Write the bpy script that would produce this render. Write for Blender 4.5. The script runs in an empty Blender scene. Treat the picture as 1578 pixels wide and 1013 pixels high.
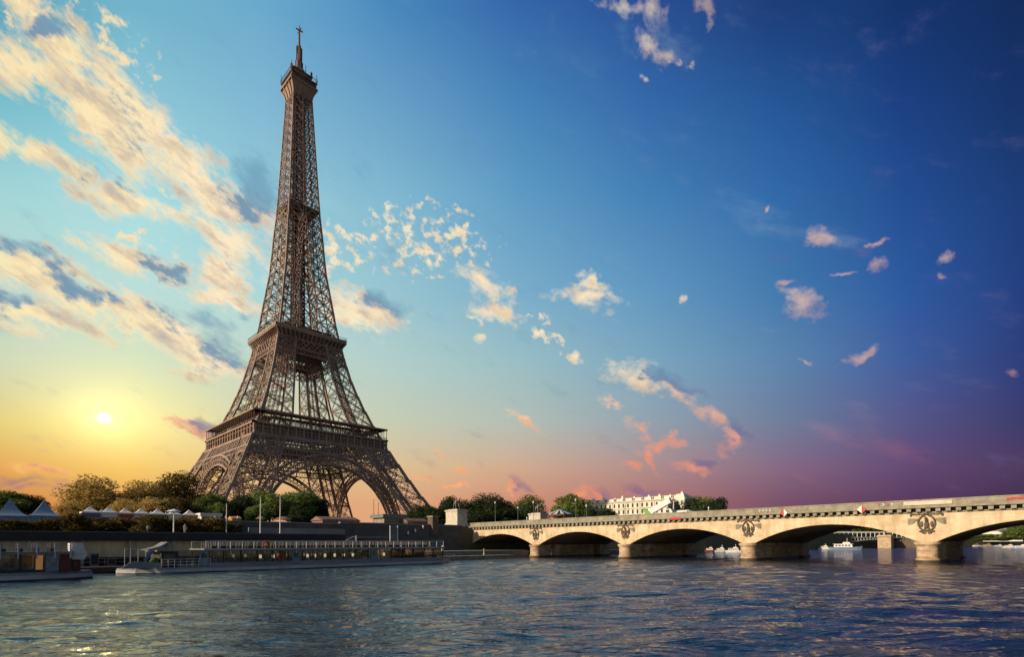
import bpy, bmesh, math, random
import numpy as np
from mathutils import Vector, Matrix, Euler

sc = bpy.context.scene
COL = sc.collection

# ------------------------------------------------------------------ camera
CX, CY, CZ = -138.7257, -321.007, 3.6212
YAW, PITCH, ROLL, FOC = .7954, .0338, -.0074, 843.83
_f = Vector((math.sin(YAW)*math.cos(PITCH), math.cos(YAW)*math.cos(PITCH), math.sin(PITCH)))
_r = Vector((math.cos(YAW), -math.sin(YAW), 0)); _u = _r.cross(_f)
_R = _r*math.cos(ROLL) + _u*math.sin(ROLL); _U = -_r*math.sin(ROLL) + _u*math.cos(ROLL)
cam_d = bpy.data.cameras.new('camera'); cam = bpy.data.objects.new('camera', cam_d); COL.objects.link(cam)
m = Matrix((_R, _U, -_f)).transposed().to_4x4(); m.translation = (CX, CY, CZ); cam.matrix_world = m
cam_d.sensor_width = 36; cam_d.lens = FOC/1578*36
cam_d.shift_x = -11.585/1578; cam_d.shift_y = 306.148/1578
cam_d.clip_start = .5; cam_d.clip_end = 20000
sc.camera = cam

# ------------------------------------------------------------------ exposure, sun
sc.view_settings.view_transform = 'Standard'; sc.view_settings.look = 'None'
sc.view_settings.exposure = 0; sc.view_settings.gamma = 1
SUN_AZ, SUN_EL = math.radians(-76), math.radians(21)     # azimuth clockwise from +Y: low, from upstream
sd = Vector((math.sin(SUN_AZ)*math.cos(SUN_EL), math.cos(SUN_AZ)*math.cos(SUN_EL), math.sin(SUN_EL)))
ld = bpy.data.lights.new('sun', 'SUN'); ld.energy = 5.0; ld.angle = math.radians(.5); ld.color = (1, .80, .56)
lo = bpy.data.objects.new('sun', ld); COL.objects.link(lo); lo.rotation_euler = sd.to_track_quat('Z', 'Y').to_euler()

# ------------------------------------------------------------------ sky
def s2l(c):
    return tuple((v/255/12.92 if v/255 <= .04045 else ((v/255+.055)/1.055)**2.4) for v in c)
world = bpy.data.worlds.new('World'); sc.world = world; world.use_nodes = True
NT = world.node_tree; NT.nodes.clear(); L = NT.links.new
def N(t, **k):
    n = NT.nodes.new(t)
    for a, b in k.items(): setattr(n, a, b)
    return n
def put(sock, v):
    if isinstance(v, (int, float)): sock.default_value = v
    elif isinstance(v, tuple): sock.default_value = v
    else: L(v, sock)
def MT(op, a, b=0., c=0., clamp=False):
    n = N('ShaderNodeMath', operation=op, use_clamp=clamp)
    put(n.inputs[0], a); put(n.inputs[1], b); put(n.inputs[2], c); return n.outputs[0]
def MIX(f, a, b):
    n = N('ShaderNodeMix', data_type='RGBA'); put(n.inputs[0], f)
    for i, v in ((6, a), (7, b)):
        if isinstance(v, tuple): n.inputs[i].default_value = (*v, 1)
        else: L(v, n.inputs[i])
    return n.outputs[2]
def SM(v, a, b, lo=0., hi=1.):
    n = N('ShaderNodeMapRange', interpolation_type='SMOOTHSTEP'); put(n.inputs[0], v)
    for i, x in enumerate((a, b, lo, hi)): n.inputs[i+1].default_value = x
    return n.outputs[0]
tc = N('ShaderNodeTexCoord')
vr = N('ShaderNodeVectorRotate', rotation_type='Z_AXIS'); L(tc.outputs['Generated'], vr.inputs['Vector'])
vr.inputs['Angle'].default_value = YAW
sx = N('ShaderNodeSeparateXYZ'); L(vr.outputs[0], sx.inputs[0])
AZ = MT('MULTIPLY', MT('ARCTAN2', sx.outputs[0], sx.outputs[1]), 180/math.pi)
EL = MT('MULTIPLY', MT('ARCSINE', sx.outputs[2]), 180/math.pi)
# clear-sky colour: one elevation ramp for each of nine azimuths
SKY = [
(-43.79, [36.6, 31.4, 25.5, 19.0, 13.9, 9.7, 6.2, 3.3], [(92,163,188),(120,190,205),(165,214,216),(192,216,206),(206,214,180),(226,206,125),(226,166,84),(205,130,78)]),
(-35.69, [39.9, 34.4, 28.1, 21.1, 15.5, 10.7, 6.9, 3.6], [(115,180,202),(142,200,215),(168,222,226),(188,222,216),(216,226,186),(250,234,150),(240,194,96),(228,156,82)]),
(-25.56, [42.9, 37.3, 30.7, 23.1, 17.1, 11.8, 7.6, 3.9], [(106,168,204),(128,182,210),(150,202,216),(174,216,218),(198,217,200),(216,214,174),(230,198,142),(226,168,122)]),
(-13.39, [45.1, 39.4, 32.6, 24.7, 18.2, 12.6, 8.1, 4.1], [(72,134,188),(102,158,198),(130,184,208),(152,197,208),(178,206,202),(198,204,180),(222,192,146),(226,166,122)]),
(.12, [45.9, 40.1, 33.2, 25.2, 18.6, 12.8, 8.2, 4.1], [(52,102,168),(70,130,184),(94,155,196),(124,174,202),(154,190,196),(180,190,180),(208,170,144),(206,138,112)]),
(13.62, [44.9, 39.2, 32.4, 24.5, 18.0, 12.4, 7.9, 3.9], [(42,80,148),(52,104,168),(68,128,182),(98,152,192),(124,166,190),(146,162,174),(174,142,140),(174,112,106)]),
(25.75, [42.6, 36.9, 30.3, 22.8, 16.7, 11.4, 7.2, 3.6], [(28,60,120),(38,86,150),(50,106,168),(68,122,174),(94,134,174),(112,126,156),(134,106,132),(120,80,102)]),
(35.85, [39.4, 33.9, 27.7, 20.6, 15.0, 10.3, 6.4, 3.1], [(22,52,108),(28,64,130),(36,78,146),(45,90,160),(64,92,156),(86,86,136),(100,74,114),(86,56,90)]),
(43.11, [36.4, 31.1, 25.2, 18.7, 13.5, 9.2, 5.7, 2.8], [(20,45,93),(24,52,106),(30,62,122),(38,64,128),(46,62,122),(60,60,108),(80,60,95),(66,46,76)]),
]
E01 = MT('DIVIDE', EL, 60., clamp=True)
clear = None
for i, (az, els, cols) in enumerate(SKY):
    r = N('ShaderNodeValToRGB'); L(E01, r.inputs[0]); e = r.color_ramp
    pts = sorted(zip(els, cols))
    while len(e.elements) < len(pts): e.elements.new(.5)
    for k, (el, c) in enumerate(pts): e.elements[k].position = el/60
    for k, (el, c) in enumerate(pts): e.elements[k].color = (*s2l(c), 1)
    if clear is None: clear = r.outputs[0]
    else: clear = MIX(SM(AZ, SKY[i-1][0], az) if 0 else MT('DIVIDE', MT('SUBTRACT', AZ, SKY[i-1][0]), az-SKY[i-1][0], clamp=True), clear, r.outputs[0])
# clouds: (azimuth, elevation, half width, half height, tilt), degrees from the view axis
BIG = [(-41.9, 33.59, 4.26, 1.95, -2.11), (-37.28, 32.19, 5.12, 2.56, -29.75), (-31.81, 31.29, 5.03, 2.54, -30.95), (-28.93, 29.27, 5.53, 2.34, -15.67), (-34.44, 27.65, 5.8, 1.3, 3.91), (-27.56, 26.66, 5.97, 1.85, -17.99), (-42.56, 28.79, 3.48, 0.96, -6.46), (-36.45, 23.75, 3.56, 1.32, -12.74), (-41.63, 20.78, 4.36, 1.85, -21.39), (-38.36, 20.0, 5.61, 1.84, -22.16), (-41.57, 17.67, 4.89, 1.36, -4.61), (-33.11, 18.62, 5.5, 2.1, -29.41), (-28.79, 16.91, 5.11, 1.38, -13.39), (-28.6, 23.91, 2.38, 2.3, -49.36), (-28.04, 21.77, 4.44, 0.98, -5.09), (-30.79, 11.01, 2.5, 1.15, -5.45), (-16.28, 22.71, 4.41, 2.01, -12.93), (-16.6, 21.82, 3.66, 1.19, -13.25), (-43.51, 36.96, 2.43, 0.92, 24.19), (-40.55, 35.6, 3.93, 2.06, -6.49), (-33.42, 23.63, 3.16, 1.05, -13.44), (-35.25, 33.66, 4.62, 1.96, -24.41), (-30.52, 30.05, 4.72, 2.2, -38.5), (-39.04, 33.36, 3.18, 1.86, -21.63)]
CELL = [(-10.75, 28.98, 5.92, 2.68, -3.75), (-6.7, 29.49, 4.61, 2.47, -13.43), (-18.5, 27.65, 2.05, 4.44, -77.58), (-14.05, 29.48, 2.62, 2.06, 5.78), (-37.37, 36.62, 3.51, 2.31, -6.74), (2.86, 21.14, 2.34, 1.27, -42.41), (-40.79, 37.1, 4.78, 1.45, 22.19), (-34.03, 31.75, 3.84, 2.39, -12.2), (-34.64, 25.03, 1.93, 0.92, 14.43), (16.95, 40.59, 2.6, 0.55, -14.84)]
PUFF = [(-3.64, 25.63, 2.87, 1.43, -24.72), (-2.07, 23.33, 3.14, 1.3, -8.2), (-4.82, 22.82, 0.96, 0.47, 1.36), (5.78, 19.1, 1.09, 0.74, -2.17), (7.34, 24.57, 4.08, 1.26, -7.35), (7.83, 25.73, 1.4, 0.72, -42.06), (12.56, 16.69, 4.61, 1.6, -13.28), (16.39, 15.16, 2.91, 1.03, -37.81), (9.89, 14.52, 1.47, 0.51, -17.08), (19.44, 12.31, 1.9, 1.19, -52.96), (20.91, 10.15, 1.89, 1.18, -67.5), (0.39, 12.71, 2.43, 0.73, -34.34), (12.48, 11.63, 1.58, 0.95, -46.53), (14.71, 9.77, 2.67, 0.84, 7.19), (13.73, 8.65, 1.71, 0.77, -61.52), (11.45, 8.29, 1.31, 0.53, 7.98), (18.13, 7.8, 2.35, 0.57, -8.11), (-10.11, 7.29, 1.72, 0.4, 0.86), (-6.11, 7.87, 1.47, 0.67, -39.59), (-6.78, 6.46, 1.61, 0.34, 0.34), (-8.45, 9.3, 0.92, 0.54, -49.39), (-4.35, 20.86, 0.82, 0.61, 1.07), (-0.69, 5.85, 1.63, 0.61, -10.28), (7.1, 5.28, 1.75, 0.94, -40.95), (12.39, 5.62, 1.95, 0.46, -1.66), (27.88, 21.61, 2.63, 1.51, -28.94), (26.68, 23.8, 1.23, 0.46, -10.9), (29.82, 26.47, 2.17, 0.56, -17.65), (33.94, 24.96, 0.64, 0.33, -14.84), (31.07, 23.19, 1.43, 0.25, -7.85), (28.67, 16.71, 0.86, 0.22, -9.0), (32.09, 16.09, 1.43, 0.56, 24.27), (38.46, 22.84, 0.67, 0.5, 18.41), (38.38, 21.83, 0.57, 0.27, -15.73), (14.06, 42.44, 2.27, 1.07, -44.28), (15.68, 41.56, 1.86, 0.81, -26.25), (11.8, 45.06, 3.39, 0.49, -8.78), (15.1, 44.15, 1.62, 1.28, -48.28), (19.57, 43.44, 1.04, 0.85, -50.62), (13.35, 40.56, 0.67, 0.32, -6.94), (24.86, 29.52, 0.48, 0.35, 38.06), (42.34, 13.12, 0.96, 0.27, -23.81), (-41.36, 6.05, 3.46, 0.46, -8.53), (-39.36, 4.43, 2.04, 0.37, -3.38), (33.41, 23.34, 0.69, 0.58, -13.9), (16.73, 23.42, 0.51, 0.34, -6.63)]
SHADE = [(-25.66, 31.39, 2.7, 1.99, -47.64), (-27.03, 28.97, 2.78, 1.43, -39.46), (-33.18, 23.59, 2.5, 0.95, -13.51), (-39.21, 20.74, 2.73, 0.91, -27.92), (-42.42, 22.35, 2.52, 0.75, -6.46), (-37.51, 20.45, 2.04, 0.72, -21.74), (-28.0, 17.58, 3.85, 1.51, -22.06), (-30.38, 19.65, 4.44, 1.22, -11.3), (-14.36, 23.74, 3.16, 1.28, -8.38), (-42.72, 18.4, 2.17, 0.66, -3.64), (-29.77, 11.11, 2.31, 0.75, 0.13), (-26.67, 20.81, 1.36, 0.66, -0.86), (15.78, 16.32, 3.88, 0.9, -23.61), (21.82, 11.19, 1.56, 0.81, -62.96), (-0.01, 6.05, 1.7, 0.81, -20.27), (8.76, 4.84, 1.87, 0.66, -41.17), (12.72, 5.74, 2.27, 0.59, -1.72), (19.06, 8.26, 2.14, 0.51, -3.25), (-42.48, 5.1, 2.96, 0.6, -1.32), (-41.57, 36.25, 2.13, 0.72, 22.6), (16.69, 42.75, 3.2, 1.57, -40.73), (32.73, 24.88, 1.51, 0.47, -14.18), (-41.91, 4.49, 2.27, 0.61, 3.44)]
PE = N('ShaderNodeCombineXYZ'); L(AZ, PE.inputs[0]); L(EL, PE.inputs[1])
wn = N('ShaderNodeTexNoise'); L(PE.outputs[0], wn.inputs[0]); wn.inputs['Scale'].default_value = .33; wn.inputs['Detail'].default_value = 4
wv = N('ShaderNodeVectorMath', operation='SUBTRACT'); L(wn.outputs['Color'], wv.inputs[0]); wv.inputs[1].default_value = (.5, .5, .5)
ws = N('ShaderNodeVectorMath', operation='MULTIPLY_ADD'); L(wv.outputs[0], ws.inputs[0]); ws.inputs[1].default_value = (5, 3.4, 0); L(PE.outputs[0], ws.inputs[2])
WP = ws.outputs[0]
def field(lst):
    acc = None
    for (a, e, ra, rb, t) in lst:
        mp = N('ShaderNodeMapping', vector_type='TEXTURE'); L(WP, mp.inputs[0])
        mp.inputs[1].default_value = (a, e, 0); mp.inputs[2].default_value = (0, 0, math.radians(t)); mp.inputs[3].default_value = (ra*1.25, rb*1.25, 1)
        g = N('ShaderNodeTexGradient', gradient_type='SPHERICAL'); L(mp.outputs[0], g.inputs[0])
        acc = g.outputs[1] if acc is None else MT('MAXIMUM', acc, g.outputs[1])
    return acc
def fbm(scale, detail, rough, rot=0., stretch=(1, 1), off=(0, 0)):
    mp = N('ShaderNodeMapping', vector_type='POINT'); L(PE.outputs[0], mp.inputs[0])
    mp.inputs[1].default_value = (off[0], off[1], 0)
    m2 = N('ShaderNodeMapping', vector_type='TEXTURE'); L(mp.outputs[0], m2.inputs[0])
    m2.inputs[2].default_value = (0, 0, math.radians(rot)); m2.inputs[3].default_value = (stretch[0], stretch[1], 1)
    n = N('ShaderNodeTexNoise'); L(m2.outputs[0], n.inputs[0]); n.inputs['Scale'].default_value = scale
    n.inputs['Detail'].default_value = detail; n.inputs['Roughness'].default_value = rough
    return n.outputs[0]
fb, fc, fp, fs = field(BIG), field(CELL), field(PUFF), field(SHADE)
nb = fbm(.42, 8, .62, -24, (2.3, 1)); nb2 = fbm(.42, 8, .62, -24, (2.3, 1), (-.55, -.75))
nc = fbm(1.15, 3, .55, -12, (1.3, 1)); nc2 = fbm(1.15, 5, .55, -12, (1.3, 1), (-.2, -.3))
npf = fbm(.8, 7, .6, -15, (1.5, 1)); np2 = fbm(.8, 7, .6, -15, (1.5, 1), (-.25, -.35))
wisp = fbm(.16, 6, .6, -20, (3, 1))
def dens(f, n, kf, kn, lo, hi):
    return MT('MULTIPLY', SM(MT('ADD', MT('MULTIPLY', f, kf), MT('MULTIPLY', MT('SUBTRACT', n, .5), kn)), lo, hi), SM(f, 0., .12))
nd = fbm(2.2, 4, .6, -24, (1.8, 1))
db = dens(fb, MT('MULTIPLY_ADD', MT('SUBTRACT', nd, .5), .36, nb), 1.4, 3.8, .08, 1.12)
dc = dens(fc, nc, .9, 5.0, .36, 1.35)
dp = dens(fp, MT('MULTIPLY_ADD', MT('SUBTRACT', nd, .5), .35, npf), 1.8, 3.6, .22, 1.9)
dens_all = MT('MAXIMUM', MT('MAXIMUM', db, dc), dp)
sh_b = MT('MULTIPLY', MT('SUBTRACT', nb, nb2), 5.0)
sh_p = MT('MULTIPLY', MT('SUBTRACT', npf, np2), 3.4)
sh_c = MT('MULTIPLY', MT('SUBTRACT', nc, nc2), 2.0)
shade = MT('ADD', SM(MT('ADD', MT('MULTIPLY', fs, 1.5), MT('MULTIPLY', MT('SUBTRACT', MT('MULTIPLY_ADD', MT('SUBTRACT', nd, .5), .35, nb2), .5), 4.2)), .25, 1.2), MT('MULTIPLY', MT('MAXIMUM', MT('MULTIPLY', sh_b, db), MT('MAXIMUM', MT('MULTIPLY', sh_p, dp), MT('MULTIPLY', sh_c, dc))), .45), clamp=True)
# lit colour: cream on the left and high, peach low, dusky pink far right
low = SM(EL, 18, 7)
right = SM(AZ, 8, 32)
lit = MIX(low, s2l((255, 234, 196)), s2l((252, 176, 124)))
lit = MIX(MT('MULTIPLY', low, SM(AZ, -8, 12)), lit, s2l((246, 148, 112)))
lit = MIX(MT('MULTIPLY', right, .7), lit, s2l((214, 166, 156)))
lit = MIX(SM(AZ, -27, -40), lit, MIX(low, s2l((255, 233, 182)), s2l((250, 190, 110))))
dark = MIX(low, s2l((98, 144, 176)), s2l((140, 110, 135)))
dark = MIX(SM(AZ, 5, 30), dark, s2l((96, 98, 150)))
tan = MIX(low, s2l((232, 198, 158)), s2l((226, 138, 104)))
tan = MIX(right, tan, s2l((170, 130, 140)))
rel = MT('MULTIPLY_ADD', MT('SUBTRACT', nb, nb2), 5.5, MT('MULTIPLY_ADD', MT('SUBTRACT', nd, .5), 1.6, .28), clamp=True)
lit = MIX(MT('MULTIPLY', rel, .65), lit, tan)
cloudc = MIX(MT('MULTIPLY', shade, .9), lit, dark)
alpha = MT('MULTIPLY', dens_all, MT('MULTIPLY', SM(AZ, 46, 8, .55, .97), SM(MT('ADD', EL, MT('MULTIPLY', AZ, .5)), 52, 38, .6, 1.)))
col = MIX(MT('MULTIPLY', SM(wisp, .56, .78), MT('MULTIPLY', SM(EL, 48, 22), .22)), clear, MIX(low, s2l((205, 222, 226)), s2l((222, 120, 110))))
# shadowed cloud also veils the blue just beside the lit banks
col = MIX(MT('MULTIPLY', SM(MT('ADD', fs, MT('MULTIPLY', MT('SUBTRACT', nb, .5), 2.6)), .12, 1.0), .62), col, dark)
col = MIX(alpha, col, cloudc)
# the low sun's disc and its glow
sg = N('ShaderNodeMapping', vector_type='TEXTURE'); L(PE.outputs[0], sg.inputs[0]); sg.inputs[1].default_value = (-37.35, 10.79, 0); sg.inputs[3].default_value = (13, 11, 1)
gg = N('ShaderNodeTexGradient', gradient_type='SPHERICAL'); L(sg.outputs[0], gg.inputs[0]); G1 = gg.outputs[1]
glow = MT('ADD', MT('MULTIPLY', MT('POWER', G1, 2.2), .22), MT('ADD', MT('MULTIPLY', MT('POWER', G1, 9.), .62), MT('MULTIPLY', MT('POWER', SM(G1, .92, 1.), 8.), 70.)))
gc = N('ShaderNodeMix', data_type='RGBA', blend_type='ADD'); gc.inputs[0].default_value = 1; L(col, gc.inputs[6])
gm = N('ShaderNodeMix', data_type='RGBA', blend_type='MULTIPLY'); gm.inputs[0].default_value = 1; L(glow, gm.inputs[6]); gm.inputs[7].default_value = (*s2l((255, 236, 165)), 1)
L(gm.outputs[2], gc.inputs[7])
# behind the viewer: plain physical daylight sky
ns = N('ShaderNodeTexSky', sky_type='NISHITA'); ns.sun_disc = False; ns.sun_elevation = SUN_EL; ns.sun_rotation = SUN_AZ
nb_ = N('ShaderNodeBackground'); L(ns.outputs[0], nb_.inputs[0]); nb_.inputs[1].default_value = .07
bg = N('ShaderNodeBackground'); L(gc.outputs[2], bg.inputs[0]); bg.inputs[1].default_value = 1
mx = N('ShaderNodeMixShader'); put(mx.inputs[0], SM(MT('ABSOLUTE', AZ), 62, 105)); L(bg.outputs[0], mx.inputs[1]); L(nb_.outputs[0], mx.inputs[2])
wo = N('ShaderNodeOutputWorld'); L(mx.outputs[0], wo.inputs[0])
world.cycles.sampling_method = 'MANUAL'; world.cycles.sample_map_resolution = 1024

# ------------------------------------------------------------------ helpers
C0 = Vector((CX, CY, CZ))
def ray(a, b):
    return _f + _R*((a-800.585)/FOC) - _U*((b-812.648)/FOC)
def at(a, b, ax, v):
    """the point of the plane (axis ax = v) that the photograph shows at a, b"""
    d = ray(a, b); t = (v-C0[ax])/d[ax]; return C0 + d*t
V = Vector
class MB:
    def __init__(s): s.v = []; s.f = []
    def quad(s, a, b, c, d):
        n = len(s.v); s.v += [tuple(a), tuple(b), tuple(c), tuple(d)]; s.f.append((n, n+1, n+2, n+3)); return s
    def poly(s, pts):
        n = len(s.v); s.v += [tuple(p) for p in pts]; s.f.append(tuple(range(n, n+len(pts)))); return s
    def box(s, x0, y0, z0, x1, y1, z1):
        n = len(s.v)
        s.v += [(x, y, z) for z in (z0, z1) for (x, y) in ((x0, y0), (x1, y0), (x1, y1), (x0, y1))]
        s.f += [tuple(n+i for i in f) for f in ((3,2,1,0), (4,5,6,7), (0,1,5,4), (1,2,6,5), (2,3,7,6), (3,0,4,7))]
        return s
    def beam(s, p, q, w, h=None, up=None, caps=False):
        p, q = V(p), V(q); d = q-p
        if d.length < 1e-6: return s
        d.normalize(); h = h or w
        up = V(up) if up is not None else (V((0, 0, 1)) if abs(d.z) < .9 else V((1, 0, 0)))
        a = d.cross(up)
        if a.length < 1e-4: a = d.cross(V((0, 1, 0)))
        a.normalize(); b = a.cross(d)
        n = len(s.v)
        for c in (p, q):
            for i, j in ((-1, -1), (1, -1), (1, 1), (-1, 1)):
                s.v.append(tuple(c + a*(i*w/2) + b*(j*h/2)))
        s.f += [(n, n+1, n+5, n+4), (n+1, n+2, n+6, n+5), (n+2, n+3, n+7, n+6), (n+3, n, n+4, n+7)]
        if caps: s.f += [(n+3, n+2, n+1, n), (n+4, n+5, n+6, n+7)]
        return s
    def lathe(s, c, prof, n=12, arc=(0, 2*math.pi), sx=1, sy=1):
        """prof: (radius, z) list; c centre"""
        full = abs(arc[1]-arc[0]-2*math.pi) < 1e-6; m_ = n if full else n+1; b = len(s.v)
        for r, z in prof:
            for i in range(m_):
                t = arc[0]+(arc[1]-arc[0])*i/n; s.v.append((c[0]+r*sx*math.cos(t), c[1]+r*sy*math.sin(t), c[2]+z))
        for k in range(len(prof)-1):
            for i in range(n):
                j = (i+1) % m_ if full else i+1
                s.f.append((b+k*m_+i, b+k*m_+j, b+(k+1)*m_+j, b+(k+1)*m_+i))
        if prof[-1][0] > .01: s.f.append(tuple(b+(len(prof)-1)*m_+i for i in range(m_)))
        return s
    def prism(s, pts, ax, a, b):
        """closed outline (2-D, ccw) extruded along axis ax from a to b"""
        def P(p, v):
            l = list(p); l.insert(ax, v); return tuple(l)
        n = len(s.v); k = len(pts)
        s.v += [P(p, a) for p in pts] + [P(p, b) for p in pts]
        s.f += [(n+i, n+(i+1) % k, n+k+(i+1) % k, n+k+i) for i in range(k)]
        s.f += [tuple(n+k-1-i for i in range(k)), tuple(n+k+i for i in range(k))]
        return s
    def truss(s, p, q, w, t, nrm, cell=None, zt=None):
        """lattice girder: two chords and a zigzag lying in the plane with normal nrm"""
        p, q = V(p), V(q); d = q-p; l = d.length
        if l < .5: return s
        d /= l; u = V(nrm).cross(d)
        if u.length < 1e-4: return s.beam(p, q, w*.5)
        u.normalize(); zt = zt or t*.7; k = max(2, round(l/(cell or w*1.5)))
        for sg in (-1, 1): s.beam(p+u*sg*w/2, q+u*sg*w/2, t, t, nrm)
        for i in range(k):
            a = 1 if i % 2 else -1
            s.beam(p+d*(l*i/k)+u*a*w/2, p+d*(l*(i+1)/k)-u*a*w/2, zt, zt, nrm)
        return s
WORLD = {}
def _wp(o):
    return WORLD.get(o.name, V((0, 0, 0))) if o else V((0, 0, 0))
def tag(o, label=None, cat=None, group=None, kind=None):
    if label: o['label'] = label
    if cat: o['category'] = cat
    if group: o['group'] = group
    if kind: o['kind'] = kind
    return o
def thing(name, label, cat, loc=(0, 0, 0), group=None):
    o = bpy.data.objects.new(name, None); COL.objects.link(o); o.location = loc; o.empty_display_size = .5
    WORLD[o.name] = V(loc); return tag(o, label, cat, group)
def part(name, mb, mats, parent=None, smooth=False, label=None):
    """mb holds world coordinates; linked as one mesh under parent"""
    off = _wp(parent)
    me = bpy.data.meshes.new(name)
    me.from_pydata([(x-off.x, y-off.y, z-off.z) for x, y, z in mb.v], [], mb.f)
    for m_ in (mats if isinstance(mats, (list, tuple)) else [mats]): me.materials.append(m_)
    if getattr(mb, 'mi', None): me.polygons.foreach_set('material_index', mb.mi)
    if smooth: me.polygons.foreach_set('use_smooth', [True]*len(me.polygons))
    me.update()
    o = bpy.data.objects.new(name, me); COL.objects.link(o)
    if parent: o.parent = parent
    WORLD[o.name] = off.copy()
    if label: o['label'] = label
    return o
def dup(o, loc=None, parent=None, label=None, rz=None, scale=None):
    c = o.copy(); COL.objects.link(c)
    if parent: c.parent = parent
    if loc is not None: c.location = loc; WORLD[c.name] = V(loc)
    if label: c['label'] = label
    if rz is not None: c.rotation_euler = (0, 0, rz)
    if scale is not None: c.scale = scale
    for ch in list(o.children): dup(ch, parent=c)
    return c
def lerp(tab, x):
    for (a, b), (c, d) in zip(tab, tab[1:]):
        if x <= c: return b+(d-b)*max(0, (x-a))/(c-a)
    return tab[-1][1]

# ------------------------------------------------------------------ materials
def mat(name, c1, c2=None, rough=.8, scale=1., detail=5, metal=0., bump=0., bscale=None, spec=.3, rnd=0., stretch=(1, 1, 1), lo=.35, hi=.65, extra=None):
    m_ = bpy.data.materials.new(name); m_.use_nodes = True; t = m_.node_tree; b = t.nodes['Principled BSDF']
    b.inputs['Roughness'].default_value = rough; b.inputs['Metallic'].default_value = metal; b.inputs['Specular IOR Level'].default_value = spec
    tcn = t.nodes.new('ShaderNodeTexCoord'); mp = t.nodes.new('ShaderNodeMapping'); t.links.new(tcn.outputs['Object'], mp.inputs[0]); mp.inputs[3].default_value = stretch
    if c2:
        n = t.nodes.new('ShaderNodeTexNoise'); t.links.new(mp.outputs[0], n.inputs[0]); n.inputs['Scale'].default_value = scale; n.inputs['Detail'].default_value = detail; n.inputs['Roughness'].default_value = .65
        r = t.nodes.new('ShaderNodeMapRange'); t.links.new(n.outputs[0], r.inputs[0]); r.inputs[1].default_value = lo; r.inputs[2].default_value = hi
        mx_ = t.nodes.new('ShaderNodeMix'); mx_.data_type = 'RGBA'; t.links.new(r.outputs[0], mx_.inputs[0]); mx_.inputs[6].default_value = (*c1, 1); mx_.inputs[7].default_value = (*c2, 1)
        out = mx_.outputs[2]
        if rnd:
            oi = t.nodes.new('ShaderNodeObjectInfo'); hs = t.nodes.new('ShaderNodeHueSaturation'); t.links.new(out, hs.inputs['Color'])
            rr = t.nodes.new('ShaderNodeMapRange'); t.links.new(oi.outputs['Random'], rr.inputs[0]); rr.inputs[3].default_value = 1-rnd; rr.inputs[4].default_value = 1+rnd
            t.links.new(rr.outputs[0], hs.inputs['Value']); out = hs.outputs[0]
        t.links.new(out, b.inputs['Base Color'])
    else: b.inputs['Base Color'].default_value = (*c1, 1)
    if bump:
        n2 = t.nodes.new('ShaderNodeTexNoise'); t.links.new(mp.outputs[0], n2.inputs[0]); n2.inputs['Scale'].default_value = bscale or scale*4; n2.inputs['Detail'].default_value = 6
        bp = t.nodes.new('ShaderNodeBump'); t.links.new(n2.outputs[0], bp.inputs['Height']); bp.inputs['Distance'].default_value = bump; t.links.new(bp.outputs[0], b.inputs['Normal'])
    return m_
def brick(name, c1, c2, mortar, bw, bh, rough=.85, plane='xz', stain=None):
    """coursed ashlar; the blocks are laid on the wall's own plane"""
    m_ = mat(name, c1, c2, rough, .35, 6)
    t = m_.node_tree; b = t.nodes['Principled BSDF']; src = b.inputs['Base Color'].links[0].from_socket
    tcn = t.nodes.new('ShaderNodeTexCoord'); sp = t.nodes.new('ShaderNodeSeparateXYZ'); t.links.new(tcn.outputs['Object'], sp.inputs[0]); cb = t.nodes.new('ShaderNodeCombineXYZ')
    t.links.new(sp.outputs['XYZ'.index(plane[0].upper())], cb.inputs[0]); t.links.new(sp.outputs[2], cb.inputs[1])
    br = t.nodes.new('ShaderNodeTexBrick'); t.links.new(cb.outputs[0], br.inputs[0]); br.inputs['Scale'].default_value = 1
    br.inputs['Brick Width'].default_value = bw; br.inputs['Row Height'].default_value = bh; br.inputs['Mortar Size'].default_value = .02
    br.inputs['Color1'].default_value = (1, 1, 1, 1); br.inputs['Color2'].default_value = (.8, .8, .8, 1); br.inputs['Mortar'].default_value = (mortar, mortar, mortar, 1)
    mu = t.nodes.new('ShaderNodeMix'); mu.data_type = 'RGBA'; mu.blend_type = 'MULTIPLY'; mu.inputs[0].default_value = .75
    t.links.new(src, mu.inputs[6]); t.links.new(br.outputs[0], mu.inputs[7]); out = mu.outputs[2]
    if stain:  # rain streaks of soot running down from the cornice
        mp = t.nodes.new('ShaderNodeMapping'); t.links.new(tcn.outputs['Object'], mp.inputs[0]); mp.inputs[3].default_value = (1, 1, .12)
        n = t.nodes.new('ShaderNodeTexNoise'); t.links.new(mp.outputs[0], n.inputs[0]); n.inputs['Scale'].default_value = .9; n.inputs['Detail'].default_value = 7; n.inputs['Roughness'].default_value = .7
        r = t.nodes.new('ShaderNodeMapRange'); t.links.new(n.outputs[0], r.inputs[0]); r.inputs[1].default_value = .48; r.inputs[2].default_value = .74
        m2 = t.nodes.new('ShaderNodeMix'); m2.data_type = 'RGBA'; t.links.new(r.outputs[0], m2.inputs[0]); t.links.new(out, m2.inputs[6]); m2.inputs[7].default_value = (*stain, 1); out = m2.outputs[2]
    t.links.new(out, b.inputs['Base Color']); return m_
M = {}
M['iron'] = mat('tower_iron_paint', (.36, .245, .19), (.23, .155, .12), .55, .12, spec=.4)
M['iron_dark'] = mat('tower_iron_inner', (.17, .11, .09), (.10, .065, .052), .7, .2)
M['stone'] = brick('bridge_stone', (.74, .60, .41), (.54, .41, .26), .70, 1.5, .55, plane='yz', stain=(.38, .28, .17))
M['stone_pale'] = mat('pale_limestone', (.60, .55, .46), (.46, .41, .33), .85, .8, bump=.02)
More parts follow.
